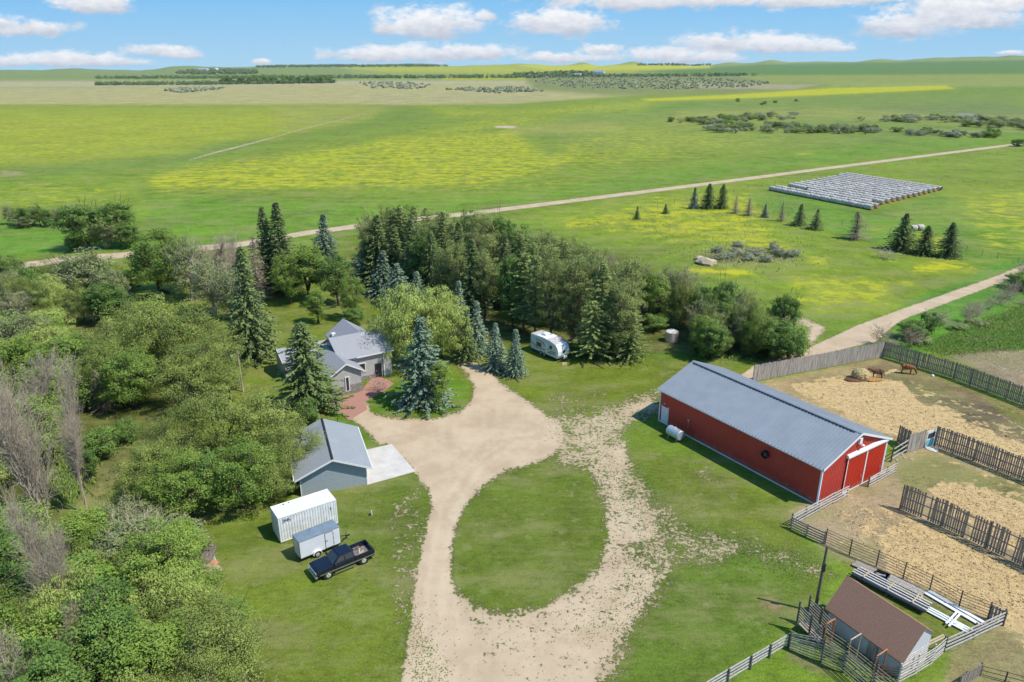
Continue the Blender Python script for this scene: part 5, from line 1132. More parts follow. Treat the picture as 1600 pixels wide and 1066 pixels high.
m = MB(); m.hexa([(*-n_v,.7),(*(d-n_v),.02),(*(d+n_v),.02),(*n_v,.7)], [(*-n_v,.78),(*(d-n_v),.1),(*(d+n_v),.1),(*n_v,.78)]); m.build('planks', 'dark_wood', t)
for i, (p, q, lab) in enumerate((((1361,1066),(1377,1055),'orange pipe bow over the chute nearest the shed gable'),((1321,1040),(1337,1030),'pale pipe bow over the middle of the chute'),((1284,1014),(1297,1006),'rusty pipe bow over the foot of the loading ramp'))):
    a, b = g(*p), g(*q); r = thing('pipe_bow', lab, 'pipe bow', (a[0], a[1], 0)); e = (b[0]-a[0], b[1]-a[1])
    m = MB(); m.tube([(0,0,0),(0,0,2.5),(0,0,2.6),(e[0],e[1],2.6),(e[0],e[1],2.5),(e[0],e[1],0)], .055, 8); m.build('bow', 'orange' if i != 1 else 'lumber', r)
# teal panelled gate with its stone step
a = g(1444, 700); b = g(1458, 695)
t = thing('white_gate_door', 'white door with teal lower panel standing in the corral fence', 'door', (a[0], a[1], 0), ang(a, b)); Lg = math.hypot(b[0]-a[0], b[1]-a[1])
m = MB(); m.box(0, Lg, -.06, 0, .1, 2.3); m.build('leaf', 'dirty_white', t)
m = MB(); m.box(.12, Lg-.12, -.09, -.06, .2, 1.05); m.build('lower_panel', 'teal', t)
m = MB(); m.box(.2, Lg-.2, -.085, -.06, 1.25, 1.95); m.build('window', 'decal', t)
def rock(name, label, cat, px_, r, sc, m_='rock', group=None, seed=0, z=0.):
    import bmesh
    rg = np.random.default_rng(seed); bm = bmesh.new(); bmesh.ops.create_icosphere(bm, subdivisions=2, radius=r)
    for v in bm.verts: v.co *= 1+rg.normal()*.10; v.co.x *= sc[0]; v.co.y *= sc[1]; v.co.z *= sc[2]
    me = bpy.data.meshes.new(name); bm.to_mesh(me); bm.free(); me.materials.append(M[m_]); o = bpy.data.objects.new(name, me); COL.objects.link(o)
    p = g(*px_) if len(px_) == 2 and px_[0] > 100 else (*px_, 0); o.location = (p[0], p[1], r*sc[2]*.5+z); o.rotation_euler = (0, 0, rg.random()*6)
    return tag(o, label, cat, group)
rock('stone_slab', 'flat pale stone slab on the ground in front of the teal panelled gate', 'stone slab', (1455,701), .9, (1.1,.8,.14), 'concrete', seed=3)
for k, p in enumerate([(1395,716),(1401,719),(1413,716),(1424,719),(1409,711)]):
    rock('stone', 'small pale stone on the ground just right of the barn corner', 'stone', p, .16, (1.3,.9,.5), 'lumber', 'pale stones right of the barn corner', 60+k)
# wire fences far off: posts and strands
fence('wire_fence', 'thin post and wire fence between the gravel road and the hay bales', 'fence', [(1000,330),(1146,300),(1250,281),(1345,269),(1480,250),(1600,236),(1800,212)], 1.5, 'wire', 'pipe', 'post_wood', 9.5, seed=50)
fence('wire_fence', 'thin post and wire fence passing behind the three dark spruces in the meadow', 'fence', [(1315,352),(1390,366),(1465,386),(1510,393),(1534,400),(1558,405),(1590,412)], 1.6, 'wire', 'pipe', 'post_wood', 8.0, seed=51)
fence('wire_fence', 'thin post and wire fence right of the hay bales in the upper pasture', 'fence', [(1470,283),(1540,290),(1600,300),(1700,318)], 1.5, 'wire', 'pipe', 'post_wood', 10, seed=52)
fence('wire_fence', 'thin post and wire fence crossing the left meadow near the road', 'fence', [(-60,256),(14,256),(60,252)], 1.8, 'wire', 'pipe', 'post_wood', 26, seed=53)

# ------------------------------------------------------------------ yard clutter
def planks(name, label, a, b, n, wd, L_, z, m_, cat='lumber', cross=0, mc='lumber', jit=.03, sp=1.6):
    A, B = g(*a), g(*b); r = thing(name, label, cat, (A[0], A[1], 0), ang(A, B)); rg = np.random.default_rng(len(label))
    for k in range(n):
        m = MB(); y = k*wd*sp; m.bar((rg.normal()*jit*3, y, z+.03), (L_+rg.normal()*jit*3, y+rg.normal()*jit, z+.03), wd, .05); m.build('plank', m_, r)
    for k in range(cross):
        x = L_*(k+.5)/cross; m = MB(); m.bar((x,-wd*.7,z+.085),(x,(n-1)*wd*sp+wd*.7,z+.085), .12, .05); m.build('cross_piece', mc, r)
    return r
planks('panel_rack', 'long dark metal rack with pale rails lying beside the shed roof', (1330,900), (1416,945), 4, .16, 6.6, .55, 'white_board', 'rack', 3, 'lumber', sp=2.3)
m = MB(); a, b = g(1330, 903), g(1416, 948); q = ang(a, b); t = thing('feed_bunk', 'dark feed bunk standing under the pale rails beside the shed', 'feed bunk', (a[0], a[1], 0), q)
m.box(0, 6.5, -.1, 1.1, .30, .36); m.box(0, 6.5, -.1, -.04, .3, .52); m.box(0, 6.5, 1.04, 1.1, .3, .52); m.build('trough', 'decal', t)
for x in (.3, 3.2, 6.2): m = MB(); m.box(x, x+.1, 0, 1, 0, .3); m.build('leg', 'post_wood', t)
planks('board_stack', 'flat stack of weathered grey sheets against the pipe panels', (1333,884), (1365,898), 2, .5, 2.6, .15, 'mid_wood', 'boards', sp=1.05)
planks('board_stack', 'grey sheets lying right of the dark blue tub against the pipe panels', (1385,905), (1428,926), 2, .5, 3.1, .15, 'grey_wood', 'boards', sp=1.05)
a, b = g(1364, 903), g(1384, 912); t = thing('feed_tub', 'dark blue open tub between the two stacks of grey sheets', 'tub', (a[0], a[1], 0), ang(a, b)); Lg = math.hypot(b[0]-a[0], b[1]-a[1])
m = MB(); m.box(0, Lg, 0, 1.0, .05, .12); m.box(0, Lg, 0, .06, .12, .5); m.box(0, Lg, .94, 1.0, .12, .5); m.box(0, .06, .06, .94, .12, .5); m.box(Lg-.06, Lg, .06, .94, .12, .5); m.build('tub', 'truck', t)
m = MB(); m.bar((.2,.5,.2),(Lg-.3,.6,.35), .12); m.build('scrap', 'white_board', t)
planks('panel_boards', 'upper wide white panel lying on the grass right of the feed bunk', (1445,928), (1500,960), 2, .36, 4.7, .12, 'white', 'panel', 0, sp=1.35)
planks('panel_boards', 'lower narrow white panel lying on the grass nearest the shed', (1430,947), (1486,977), 3, .2, 4.4, .12, 'white', 'panel', 0, sp=1.6)
planks('white_post_bundle', 'white posts laid across the ends of the two white panels', (1482,982), (1506,958), 2, .16, 2.2, .25, 'white', 'posts', sp=1.8)
planks('white_post_bundle', 'pale thin boards pointing right beyond the white panels', (1500,955), (1525,972), 2, .1, 2.4, .05, 'white_board', 'boards', sp=4)
planks('white_post_bundle', 'yellowish white boards across the left ends of the white panels', (1428,952), (1442,930), 2, .14, 1.9, .2, 'lumber', 'boards', sp=1.6)
planks('white_board_pile', 'short cream boards near the shed gate and plank fence', (1444,1012), (1478,996), 2, .14, 2.8, .05, 'lumber', 'boards', sp=1.5)
rock('white_block', 'white square block on the grass at the end of the lower white panel', 'block', (1497,978), .45, (1,.9,.4), 'white', seed=9)
# scrap heap left of the container
a = g(312, 882); t = thing('scrap_sheet', 'brown weathered sheet leaning on the scrap heap at the edge of the woods', 'sheet metal', (a[0], a[1], 0), R(8))
m = MB(); m.hexa([(0,0,.35),(1.25,0,.35),(1.2,2.2,.55),(0,2.2,.55)], [(0,0,.39),(1.25,0,.39),(1.2,2.2,.59),(0,2.2,.59)]); m.build('sheet', 'purple_tin', t)
for x in (.1, 1.1): m = MB(); m.bar((x,.1,.0),(x,2.1,.5), .1); m.build('runner', 'post_wood', t)
planks('pole_pile', 'pile of grey split poles right of the weathered brown sheet', (338,878), (330,850), 7, .11, 2.5, .12, 'white_board', 'poles', 0, jit=.1, sp=1.25)
planks('pole_pile', 'loose pale boards strewn left of the weathered brown sheet', (297,868), (310,850), 4, .12, 1.3, .02, 'lumber', 'boards', jit=.2, sp=2.2)
rock('orange_tub', 'faded orange tub at the foot of the scrap heap', 'tub', (334,882), .42, (.9,1.1,.6), 'scrap_orange', seed=5)
rock('rusty_drum', 'rusty lump beside the orange tub at the scrap heap', 'scrap', (325,882), .35, (1,.7,.5), 'rust', seed=6)
rock('black_stump', 'black charred stump at the top of the scrap heap', 'stump', (316,852), .32, (1,1,1.2), 'charcoal', seed=7)
rock('sand_heap', 'small pale sand heap in front of the scrap heap', 'sand heap', (330,890), .8, (1.5,.8,.18), 'lumber', seed=8)
rock('ash_mound', 'black ash mound on the bare path in the left woods', 'ash mound', (131,750), .75, (1.2,.8,.35), 'charcoal', seed=10)
a = g(1075, 668); a = g(581, 878); a = g(581, 805); t = thing('survey_stake', 'short white stake standing in the lawn below the garage', 'stake', (a[0], a[1], 0))
m = MB(); m.bar((0,0,0),(0,0,.55), .10); m.build('stake', 'white', t); m = MB(); m.box(-.3, -.08, -.1, .1, 0, .15); m.build('base', 'dark', t)
# fire ring on the island
a = g(636, 634); t = thing('fire_pit', 'stone edged fire pit on the small lawn under the blue spruce', 'fire pit', (a[0], a[1], 0))
m = MB(); m.tube([(0,0,0),(0,0,.05)], 1.35, 8); m.build('gravel_bed', 'concrete', t)
m = MB(); m.tube([(0,0,.05),(0,0,.3)], [.55,.5], 12); m.build('ring', 'charcoal', t)
for k in range(3): m = MB(); q = k*2.1; m.bar((.9*math.cos(q)-.35,.9*math.sin(q),.3),(.9*math.cos(q)+.35,.9*math.sin(q),.3), .3, .08); m.build('bench', 'rust', t)
# rock pile and rubble
for k, p in enumerate(inside([(1126,548),(1132,538),(1150,536),(1156,542),(1140,549)], 22)):
    rock('field_stone', 'pale field stone in the pile at the edge of the windbreak', 'stone', (float(p[0]), float(p[1])), .28+.2*random.random(), (1.2,1,.8), 'lumber' if k % 3 else 'rock', 'field stones piled at the windbreak edge', 100+k)
for k, (p, s) in enumerate((((1103,413),2.0),((1099,410),1.5),((1109,412),1.4),((1093,406),1.2))):
    rock('rubble_block', ['largest','left','right','small rear'][k]+' pale concrete rubble block at the rough mound in the meadow', 'rubble', p, s, (1.2,.9,.55), 'lumber', seed=140+k)
# hay: fed bale, round bales, the big stackyard
import bmesh
def lump(name, p, r, sc, m_, label, cat, seed, nz_=.14, group=None):
    rg = np.random.default_rng(seed); bm = bmesh.new(); bmesh.ops.create_icosphere(bm, subdivisions=4, radius=r)
    k = rg.normal(size=(6,3))*2.2/r; ph = rg.random(6)*6
    for v in bm.verts:
        d = sum(math.sin(k[i] @ np.array(v.co)+ph[i]) for i in range(6))/6
        v.co *= 1+d*nz_*2+rg.normal()*.035; v.co.x *= sc[0]; v.co.y *= sc[1]; v.co.z *= sc[2]
    me = bpy.data.meshes.new(name); bm.to_mesh(me); bm.free(); me.materials.append(M[m_]); o = bpy.data.objects.new(name, me); COL.objects.link(o); o.location = (p[0], p[1], r*sc[2]*.55)
    return tag(o, label, cat, group)
lump('hay_bale', g(1343, 592), 1.15, (1.15,1,.95), 'hay', 'loose yellow hay bale pulled apart beside the first cow', 'hay bale', 1)
lump('hay_remains', g(1333, 594), .9, (1.5,.9,.22), 'rust', 'dark trampled hay left of the loose bale', 'hay', 2)
lump('hay_remains', g(1362, 594), .8, (1.8,.9,.28), 'bale_end', 'reddish trampled hay under the muzzle of the first cow', 'hay', 3)
def bale_mesh(L_, m_):
    m = MB(); m.tube([(-L_/2,0,.86),(-L_/2+.08,0,.88),(L_/2-.08,0,.88),(L_/2,0,.86)], [.80,.88,.88,.80], 16, False)
    return m
def new_bale(label, group, loc, rz, ends=True, name='round_bale'):
    r = thing(name, label, 'hay bale', loc, rz, group); bale_mesh(1.5, 'bale').build('wrap', 'bale', r, True)
    for s in (-1, 1): m = MB(); m.tube([(s*.70,0,.86),(s*.735,0,.86)], .80, 16); m.build('end_face', 'bale_end', r)
    return r
F0, F1 = np.array(g(1200,297)[:2]), np.array(g(1360,328)[:2]); K0, K1 = np.array(g(1317,275)[:2]), np.array(g(1467,298)[:2])
dr = F1-F0; dr /= np.linalg.norm(dr)
NRW = 15; bl_list = []
for i in range(NRW):
    f = i/(NRW-1); s0 = F0+(K0-F0)*f; e0 = F1+(K1-F1)*f
    if i in (2,): s0 = s0+dr*10; 
    if i >= 2: e0 = e0-dr*(5.0 if i == 2 else 2.5*(1-f)); 
    if i == 2: s0 = s0+dr*3
    Lr_ = (e0-s0)@dr; nb = int(Lr_/1.53)
    for k in range(nb): bl_list.append((i, k, nb, *(e0-dr*1.53*k+rng.normal(size=2)*.08)))
for i in (0,): pass
# a second line hugging the first two rows gives the paired ends
ordw = ['front','second','third','fourth','fifth','sixth','seventh','eighth','ninth','tenth','eleventh','twelfth','thirteenth','fourteenth','rearmost']
bl_list.sort(key=lambda b: math.hypot(b[3], b[4])); ra = math.atan2(dr[1], dr[0]); proto = None; rest = MB(); nthing = 0
for (i, k, nb, x, y) in bl_list:
    if nthing < 296:
        lab = ('orange ended bale closing the '+ordw[i]+' row of the hay stackyard') if k == 0 else ('net wrapped bale inside the '+ordw[i]+' row of the hay stackyard')
        if proto is None: proto = new_bale(lab, 'round bales lined up in the stackyard', (x, y, 0), ra)
        else: dup(proto, (x, y, 0), ra+rng.normal()*.03, lab, (1.03, rng.uniform(.97, 1.04), rng.uniform(.94, 1.04)))
        nthing += 1
    else:
        mm = bale_mesh(1.5, 'bale'); c, s = math.cos(ra), math.sin(ra); rest.add([(x+c*p[0]-s*p[1], y+s*p[0]+c*p[1], p[2]) for p in mm.v], mm.f)
if rest.v: o = rest.build('far_bales', 'bale', None, True); tag(o, 'mass of net wrapped bales at the far side of the stackyard', 'hay bales', kind='stuff')
new_bale('left of the two white bales behind the dark meadow spruces', 'white bales behind the spruces', g(1427,361), .15); new_bale('right of the two white bales behind the dark meadow spruces', 'white bales behind the spruces', g(1437,360), .15)

# ------------------------------------------------------------------ cattle
def cow(label, loc, rz, grazing, m_='cow', s=1.0):
    r = thing('cow', label, 'cow', loc, rz)
    hz = .45 if grazing else 1.30
    neck = [(.62,0,1.16),(.92,0,.95 if grazing else 1.30),(1.12,0,.62 if grazing else 1.42),(1.22,0,.32 if grazing else 1.34),(1.30,0,.10 if grazing else 1.20)]
    nodes = [(-.80,0,1.16,.27),(-.45,0,1.10,.36),(0,0,1.05,.40),(.40,0,1.08,.37)] + [(a,b,c,rr) for (a,b,c),rr in zip(neck, (.30,.21,.16,.15,.10))]
    legs = [[(-.62,.2,.95,.20),(-.56,.23,.72,.14),(-.70,.22,.42,.075),(-.66,.22,.08,.065)],[(-.70,-.2,.95,.20),(-.66,-.23,.72,.14),(-.80,-.22,.42,.075),(-.76,-.22,.08,.065)],
            [(.48,.2,.85,.17),(.50,.21,.62,.10),(.54,.21,.38,.07),(.50,.21,.08,.06)],[(.40,-.2,.85,.17),(.40,-.21,.62,.10),(.36,-.21,.38,.07),(.34,-.21,.08,.06)]]
    V = []; E = []; RD = []
    for i, nd_ in enumerate(nodes): V.append(nd_[:3]); RD.append(nd_[3]); E += [(i-1, i)] if i else []
    for k, lg in enumerate(legs):
        p = 1 if k < 2 else 3
        for j, nd_ in enumerate(lg): V.append(nd_[:3]); RD.append(nd_[3]); E.append((p if j == 0 else len(V)-2, len(V)-1))
    V.append((-.98,0,1.12)); RD.append(.045); E.append((0, len(V)-1)); V.append((-1.03,0,.55)); RD.append(.025); E.append((len(V)-2, len(V)-1))
    me = bpy.data.meshes.new('body'); me.from_pydata(V, E, []); o = bpy.data.objects.new('body', me); COL.objects.link(o); o.parent = r
    md = o.modifiers.new('skin', 'SKIN'); o.modifiers.new('sub', 'SUBSURF').levels = 2; o.modifiers['sub'].render_levels = 2
    for i, sv in enumerate(me.skin_vertices[0].data): sv.radius = (RD[i]*.92, RD[i]); sv.use_root = (i == 2)
    me.materials.append(M[m_])
    hx, hh_ = neck[3][0]-.02, neck[3][2]+.06
    for sgn in (-1, 1):
        m = MB(); m.hexa([(hx-.1,sgn*.1,hh_+.02),(hx,sgn*.1,hh_+.02),(hx,sgn*.12,hh_+.1),(hx-.1,sgn*.12,hh_+.1)], [(hx-.12,sgn*.3,hh_+.0),(hx-.02,sgn*.3,hh_+.0),(hx-.04,sgn*.3,hh_+.06),(hx-.1,sgn*.3,hh_+.06)]); m.build('ear', m_, r)
    for lg in legs:
        x, y, z, _ = lg[3]; m = MB(); m.tube([(x+.02,y,0),(x,y,.10)], [.085,.07], 8); m.build('hoof', 'hoof', r)
    r.scale = (s, s, s); return r
cow('dark brown cow with raised head standing beside the loose hay bale', (*g(1369, 591)[:2], 0), R(168), False, 'cow_dark', 1.04)
cow('bright red brown cow grazing head down by the dark slat fence', (*g(1417, 584)[:2], 0), R(-20), True, 'cow', 1.04)
rock('salt_block', 'white salt block on the ground by the dark slat fence right of the cows', 'salt block', (1457,588), .25, (1,.8,.8), 'white', seed=21)
# ------------------------------------------------------------------ trees and shrubs
ORD = ['first','second','third','fourth','fifth','sixth','seventh','eighth','ninth','tenth','eleventh','twelfth','thirteenth','fourteenth','fifteenth','sixteenth','seventeenth','eighteenth','nineteenth','twentieth','twenty first','twenty second','twenty third','twenty fourth','twenty fifth','twenty sixth','twenty seventh','twenty eighth','twenty ninth','thirtieth']
DESC = {'spruce':'dark green spruce','blue':'blue green spruce','small_spruce':'small spruce','pine':'dark pine','elm':'olive leafy tree','green':'bright green leafy tree','willow':'pale green willow','grey':'grey green poplar','dark':'dark green leafy tree','bare':'bare grey tree','deadspruce':'dead brown spruce','halfspruce':'half dead spruce','shrub':'shrub','twigs':'bare twiggy shrub','pale_shrub':'pale grey shrub'}
def row(pts, n, kinds, hr, where, group, wr=None, jit=1.2, rg=rng):
    P = [np.array(g(*p)[:2]) for p in pts]; S = np.cumsum([0]+[np.linalg.norm(P[i+1]-P[i]) for i in range(len(P)-1)]); cnt = {}
    for k in range(n):
        s = S[-1]*(k+.5+rg.normal()*.18)/n; x = np.interp(s, S, [p[0] for p in P]); y = np.interp(s, S, [p[1] for p in P])
        kd = kinds[int(rg.integers(len(kinds)))]; cnt[kd] = cnt.get(kd, 0)+1; h = rg.uniform(*hr)
        plant(kd, int(rg.integers(9)), x+rg.normal()*jit, y+rg.normal()*jit, h, (wr*rg.uniform(.85, 1.2) if wr else None), label=ORD[min(29, cnt[kd]-1)]+' '+DESC[kd]+' from the left '+where, cat='tree', group=group)
def grove(poly, n, kinds, hr, where, group, wr=None, dmin=2.2, cat='tree', simple=False, ord_=True, seed=0):
    rg = np.random.default_rng(500+seed); pts = []
    cand = inside(poly, n*12, rg)
    for c in cand:
        if all(np.hypot(*(c-q)) > dmin for q in pts): pts.append(c)
        if len(pts) >= n: break
    ks = [kinds[int(rg.integers(len(kinds)))] for _ in pts]
    order = sorted(range(len(pts)), key=lambda i: pts[i][0]/pts[i][1]); cnt = {}
    for i in order:
        kd = ks[i]; cnt[kd] = cnt.get(kd, 0)+1; h = rg.uniform(*hr)
        lab = (ORD[min(29, cnt[kd]-1)]+' '+DESC[kd]+' from the left '+where) if ord_ else DESC[kd]+' '+where
        plant(kd, int(rg.integers(9)), pts[i][0], pts[i][1], h*(1.15 if kd == 'bare' else 1), (wr*rg.uniform(.8, 1.25) if wr and kd != 'bare' else None), label=lab, cat=cat, group=group, simple=simple)
# single trees round the house
for kd, v, b, t, w_, lab in [
 ('spruce',0,(398,565),(388,386),82,'tall dark green spruce left of the farmhouse, reaching highest in that gap'),
 ('spruce',1,(445,458),(438,317),52,'taller of the two dark spruces standing together above the olive trees'),
 ('spruce',1,(425,455),(421,323),44,'slimmer left one of the two dark spruces standing together'),
 ('blue',0,(509,415),(506,335),46,'blue spruce standing alone beside the gravel road behind the house'),
 ('spruce',2,(486,640),(476,504),112,'dark spruce in front of the farmhouse hiding its middle'),
 ('blue',0,(663,632),(660,497),92,'large blue spruce on the small lawn beside the brick patio'),
 ('green',2,(687,641),(688,565),40,'small bright green tree right beside the large blue spruce'),
 ('willow',0,(640,570),(640,448),118,'big pale willow left half behind the blue spruce and the house'),
 ('willow',0,(690,560),(690,450),100,'big pale willow right half behind the blue spruce'),
 ('blue',0,(575,440),(563,368),56,'upper blue spruce of the slanting row behind the house'),
 ('blue',1,(600,462),(590,392),54,'second blue spruce of the slanting row behind the house'),
 ('blue',0,(625,478),(617,412),52,'third blue spruce of the slanting row behind the house'),
 ('blue',1,(655,485),(648,425),46,'lowest blue spruce of the slanting row above the willow'),
 ('blue',1,(745,555),(746,470),46,'tall spruce just right of the willow by the driveway'),
 ('blue',1,(718,520),(716,440),46,'blue green spruce peeping over the right side of the willow'),
 ('blue',0,(775,578),(776,505),42,'middle spruce of the three by the driveway bend'),
 ('blue',1,(805,587),(803,515),44,'rightmost small blue spruce by the driveway bend'),
 ('spruce',0,(728,565),(728,490),40,'dark spruce behind the willow at the driveway mouth'),
 ('green',2,(487,470),(484,380),64,'light green tree with a pale trunk above the back lawn'),
 ('green',1,(455,475),(450,395),52,'leafy green tree just right of the twin dark spruces'),
 ('dark',1,(530,478),(527,392),56,'green leafy tree over the shady end of the back lawn'),
 ('green',1,(552,500),(548,430),40,'small very bright green tree at the corner of the back lawn'),
 ('dark',0,(553,512),(553,482),36,'low dark bush under the bright green tree behind the house'),
 ('green',2,(498,505),(496,452),34,'small shade tree on the back lawn above the farmhouse'),
 ('green',0,(262,460),(262,355),92,'large rounded bright green tree by the lawn below the gravel road'),
 ('dark',0,(205,455),(205,422),34,'round green bush on the lawn left of the large rounded tree'),
 ('grey',0,(300,470),(300,368),60,'greyish tree with thin foliage right of the large rounded tree'),
 ('bare',1,(345,450),(342,358),70,'bleached bare tree between the rounded tree and the twin spruces'),
 ('bare',0,(372,470),(368,366),60,'second bleached bare tree close to the twin dark spruces'),
 ('grey',1,(335,490),(332,395),60,'thin pale poplar below the bleached bare trees'),
 ('grey',0,(362,500),(360,410),60,'pale grey green poplar left of the tall dark spruce'),
 ('deadspruce',1,(405,470),(400,368),44,'brownish dry tree between the bare trees and twin spruces'),
 ('elm',0,(205,590),(205,478),110,'upper left elm of the domed elm clump'),
 ('elm',1,(255,585),(255,460),120,'highest elm at the crest of the domed elm clump'),
 ('elm',2,(305,590),(305,472),105,'upper right elm of the domed elm clump'),
 ('elm',0,(345,610),(345,505),95,'rightmost large elm of the domed clump, above the utility pole'),
 ('elm',1,(178,625),(175,530),90,'lowest left elm of the domed elm clump'),
 ('green',0,(215,640),(212,545),80,'bright green tree at the lower left of the domed elm clump'),
 ('elm',2,(300,640),(300,540),100,'front elm of the domed clump beside the small blue spruce'),
 ('elm',2,(355,628),(355,565),64,'low olive elm beside the utility pole'),
 ('deadspruce',0,(165,640),(162,575),50,'brown dry bush under the left of the domed elms'),
 ('blue',1,(325,633),(323,592),40,'small blue spruce half hidden under the domed elms'),
 ('elm',0,(285,740),(285,632),118,'upper left tree of the large clump behind the container'),
 ('elm',1,(350,725),(350,608),130,'crest tree of the large clump behind the container'),
 ('elm',2,(415,720),(415,610),118,'upper right tree of the clump, touching the garage roof'),
 ('elm',0,(460,748),(464,652),108,'olive tree overhanging the left edge of the garage roof'),
 ('elm',1,(245,780),(243,690),95,'leftmost olive tree of the clump behind the container'),
 ('green',0,(300,805),(300,705),105,'bright green tree left of the container'),
 ('dark',1,(345,800),(345,700),70,'darker tree in the middle of the clump behind the container'),
 ('green',0,(390,795),(388,690),105,'bright green low crowned tree directly behind the container'),
 ('elm',2,(430,785),(430,700),80,'olive tree between the container and the garage wall'),
 ('green',1,(262,812),(262,740),70,'low bright tree at the lower left of the clump'),
 ('dark',2,(166,712),(166,668),52,'rounded dark bush at the bend of the bare path'),
 ('dark',2,(200,690),(200,655),44,'second dark bush right of the path bend'),
 ('dark',2,(142,745),(142,700),30,'narrow dark bush beside the bare path'),
 ('green',1,(505,630),(503,592),30,'small green bush between the front spruce and brick patio'),
 ('dark',2,(480,662),(480,622),44,'low dark bush at the foot of the front spruce'),
 ('bare',0,(82,850),(62,490),112,'tallest bare grey poplar standing at the left of the photo'),
 ('bare',1,(140,800),(126,560),74,'second bare grey poplar right of the tallest bare one'),
 ('bare',0,(105,1010),(88,760),88,'bare grey poplar in the lower left below the tallest one'),
 ('bare',1,(60,700),(45,560),90,'bare grey poplar at the far left edge behind the tallest one'),
 ('bare',2,(30,1120),(28,960),150,'wide bare grey tree in the bottom left corner')]:
    plant_px(kd, v, b, t, w_, label=lab)
plant_px('twigs', 1, (593,612), (592,590), 34, label='reddish brown shrub on the brick patio below the house wall')
# windbreak
row([(556,440),(600,440),(660,462),(720,488),(780,508),(840,528),(900,545),(950,560),(978,566)], 18, ['pine','pine','pine','dark','pine','spruce','pine'], (12.5,15.5), 'in the front row of the windbreak', 'windbreak trees behind the camper', 6.4, .8)
row([(575,418),(640,428),(700,445),(780,475),(860,500),(940,525),(990,535)], 18, ['pine','pine','pine','spruce'], (13.5,16), 'in the second row of the windbreak', 'windbreak trees behind the camper', 6.6, 1.0)
row([(590,400),(650,405),(720,420),(800,448),(880,475),(960,505)], 13, ['pine','pine','dark','pine'], (13,15), 'in the third row of the windbreak', 'windbreak trees behind the camper', 6.4, 1.2)
row([(700,395),(760,402),(840,425),(920,450),(1000,478),(1080,505),(1150,528),(1215,545)], 30, ['grey','elm','grey','bare','dark'], (8,10.0), 'in the grey back row of the windbreak', 'thin poplars along the back of the windbreak', 5.2, 1.2)
row([(690,402),(740,410),(820,434),(900,462),(980,492),(1060,515),(1140,540),(1215,556)], 26, ['grey','dark','green','elm'], (7.5,9.5), 'in the poplar row before the back one', 'thin poplars along the back of the windbreak', 5.2, 1.3)
row([(1098,535),(1110,548),(1125,535),(1160,545),(1200,558),(1235,556)], 20, ['dark','grey','elm','dark','grey'], (5.5,8), 'along the lower right edge of the windbreak', 'leafy trees at the lower right end of the windbreak', 5.0, 1.0)
plant_px('green', 1, (1099,556), (1097,492), 50, label='bright green bushy tree right of the white water tank')
plant_px('dark', 0, (1110,562), (1112,505), 54, label='dark green bushy tree above the pile of field stones')
plant_px('dark', 2, (1022,516), (1022,492), 44, label='low dark bush behind the white water tank')
plant_px('spruce', 0, (955,555), (950,450), 78, label='dark spruce closing the right end of the conifers')
plant_px('pine', 2, (925,562), (920,470), 70, label='low pine just right of the camper')
plant_px('pine', 2, (985,562), (982,478), 58, label='low pine at the right corner of the conifers')
plant_px('green', 1, (848,510), (846,492), 22, label='small bright green sapling behind the camper roof')
# left woods
grove([(-180,455),(-60,440),(95,452),(190,470),(150,520),(90,560),(-160,560)], 22, ['grey','green','dark','elm','grey','willow'], (6,9), 'in the upper left woods below the road', 'mixed trees of the upper left woods', 7.5, 2.6, seed=1)
plant_px('grey', 2, (142,470), (140,390), 92, label='grey green tree reaching nearest to the road in the upper left')
plant_px('dark', 0, (175,505), (172,440), 66, label='dark green tree below the grey one nearest the road')
grove([(-200,560),(100,560),(150,600),(100,650),(60,800),(-260,820)], 26, ['elm','grey','dark','green','elm','green','willow'], (6.5,9.5), 'in the woods along the left edge', 'mixed trees along the left edge', 7.5, 3.0, seed=2)
grove([(120,560),(230,600),(215,655),(120,650)], 8, ['dark','elm','green'], (5,7.5), 'under the bare poplars left of the domed elms', 'trees left of the domed elms', 6, 2.4, seed=7)
grove([(150,905),(280,870),(285,960),(340,1060),(370,1180),(360,1330),(-350,1330),(-300,860),(40,850),(90,930)], 66, ['elm','green','green','elm','grey','dark','green','elm','dark','bare','willow'], (5,7.6), 'in the bottom left woods', 'mixed trees of the bottom left woods', 7.0, 2.7, seed=3)
grove([(130,870),(270,830),(300,870),(280,910),(140,940)], 9, ['grey','elm','shrub','green'], (3.5,5.5), 'at the edge of the woods near the scrap heap', 'low growth near the scrap heap', 5, 2.2, seed=4)
grove([(285,880),(335,960),(380,1060),(400,1160),(350,1100),(290,960)], 11, ['green','elm','dark','twigs'], (2.5,4.2), 'along the lawn edge of the bottom left woods', 'low growth along the lawn edge', 4, 1.8, seed=5)
# left meadow shrubs across the road
for i, x in enumerate([14,26,38,50,60,72,86,98,112,116]):
    plant_px('dark' if i % 3 else 'grey', i, (x+4, 351+i % 3*2), (x+4, 318+(i*7) % 9), 17, label=ORD[i]+' small upright tree from the left in the row across the road', group='small upright trees across the road')
for b, t, w_, kd, lab in [((140,390),(138,318),62,'dark','large bushy tree across the road, left of the pair'),((190,385),(188,314),52,'dark','large bushy tree across the road, right of the pair'),((165,388),(165,335),50,'grey','greyish bush between the two bushy trees across the road'),((205,388),(205,350),34,'dark','low bush right of the bushy pair across the road'),((118,390),(118,372),26,'dark','low bush left of the bushy pair across the road'),((40,355),(40,334),36,'grey','grey low bush under the upright row across the road')]:
    plant_px(kd, 0, b, t, w_, label=lab)
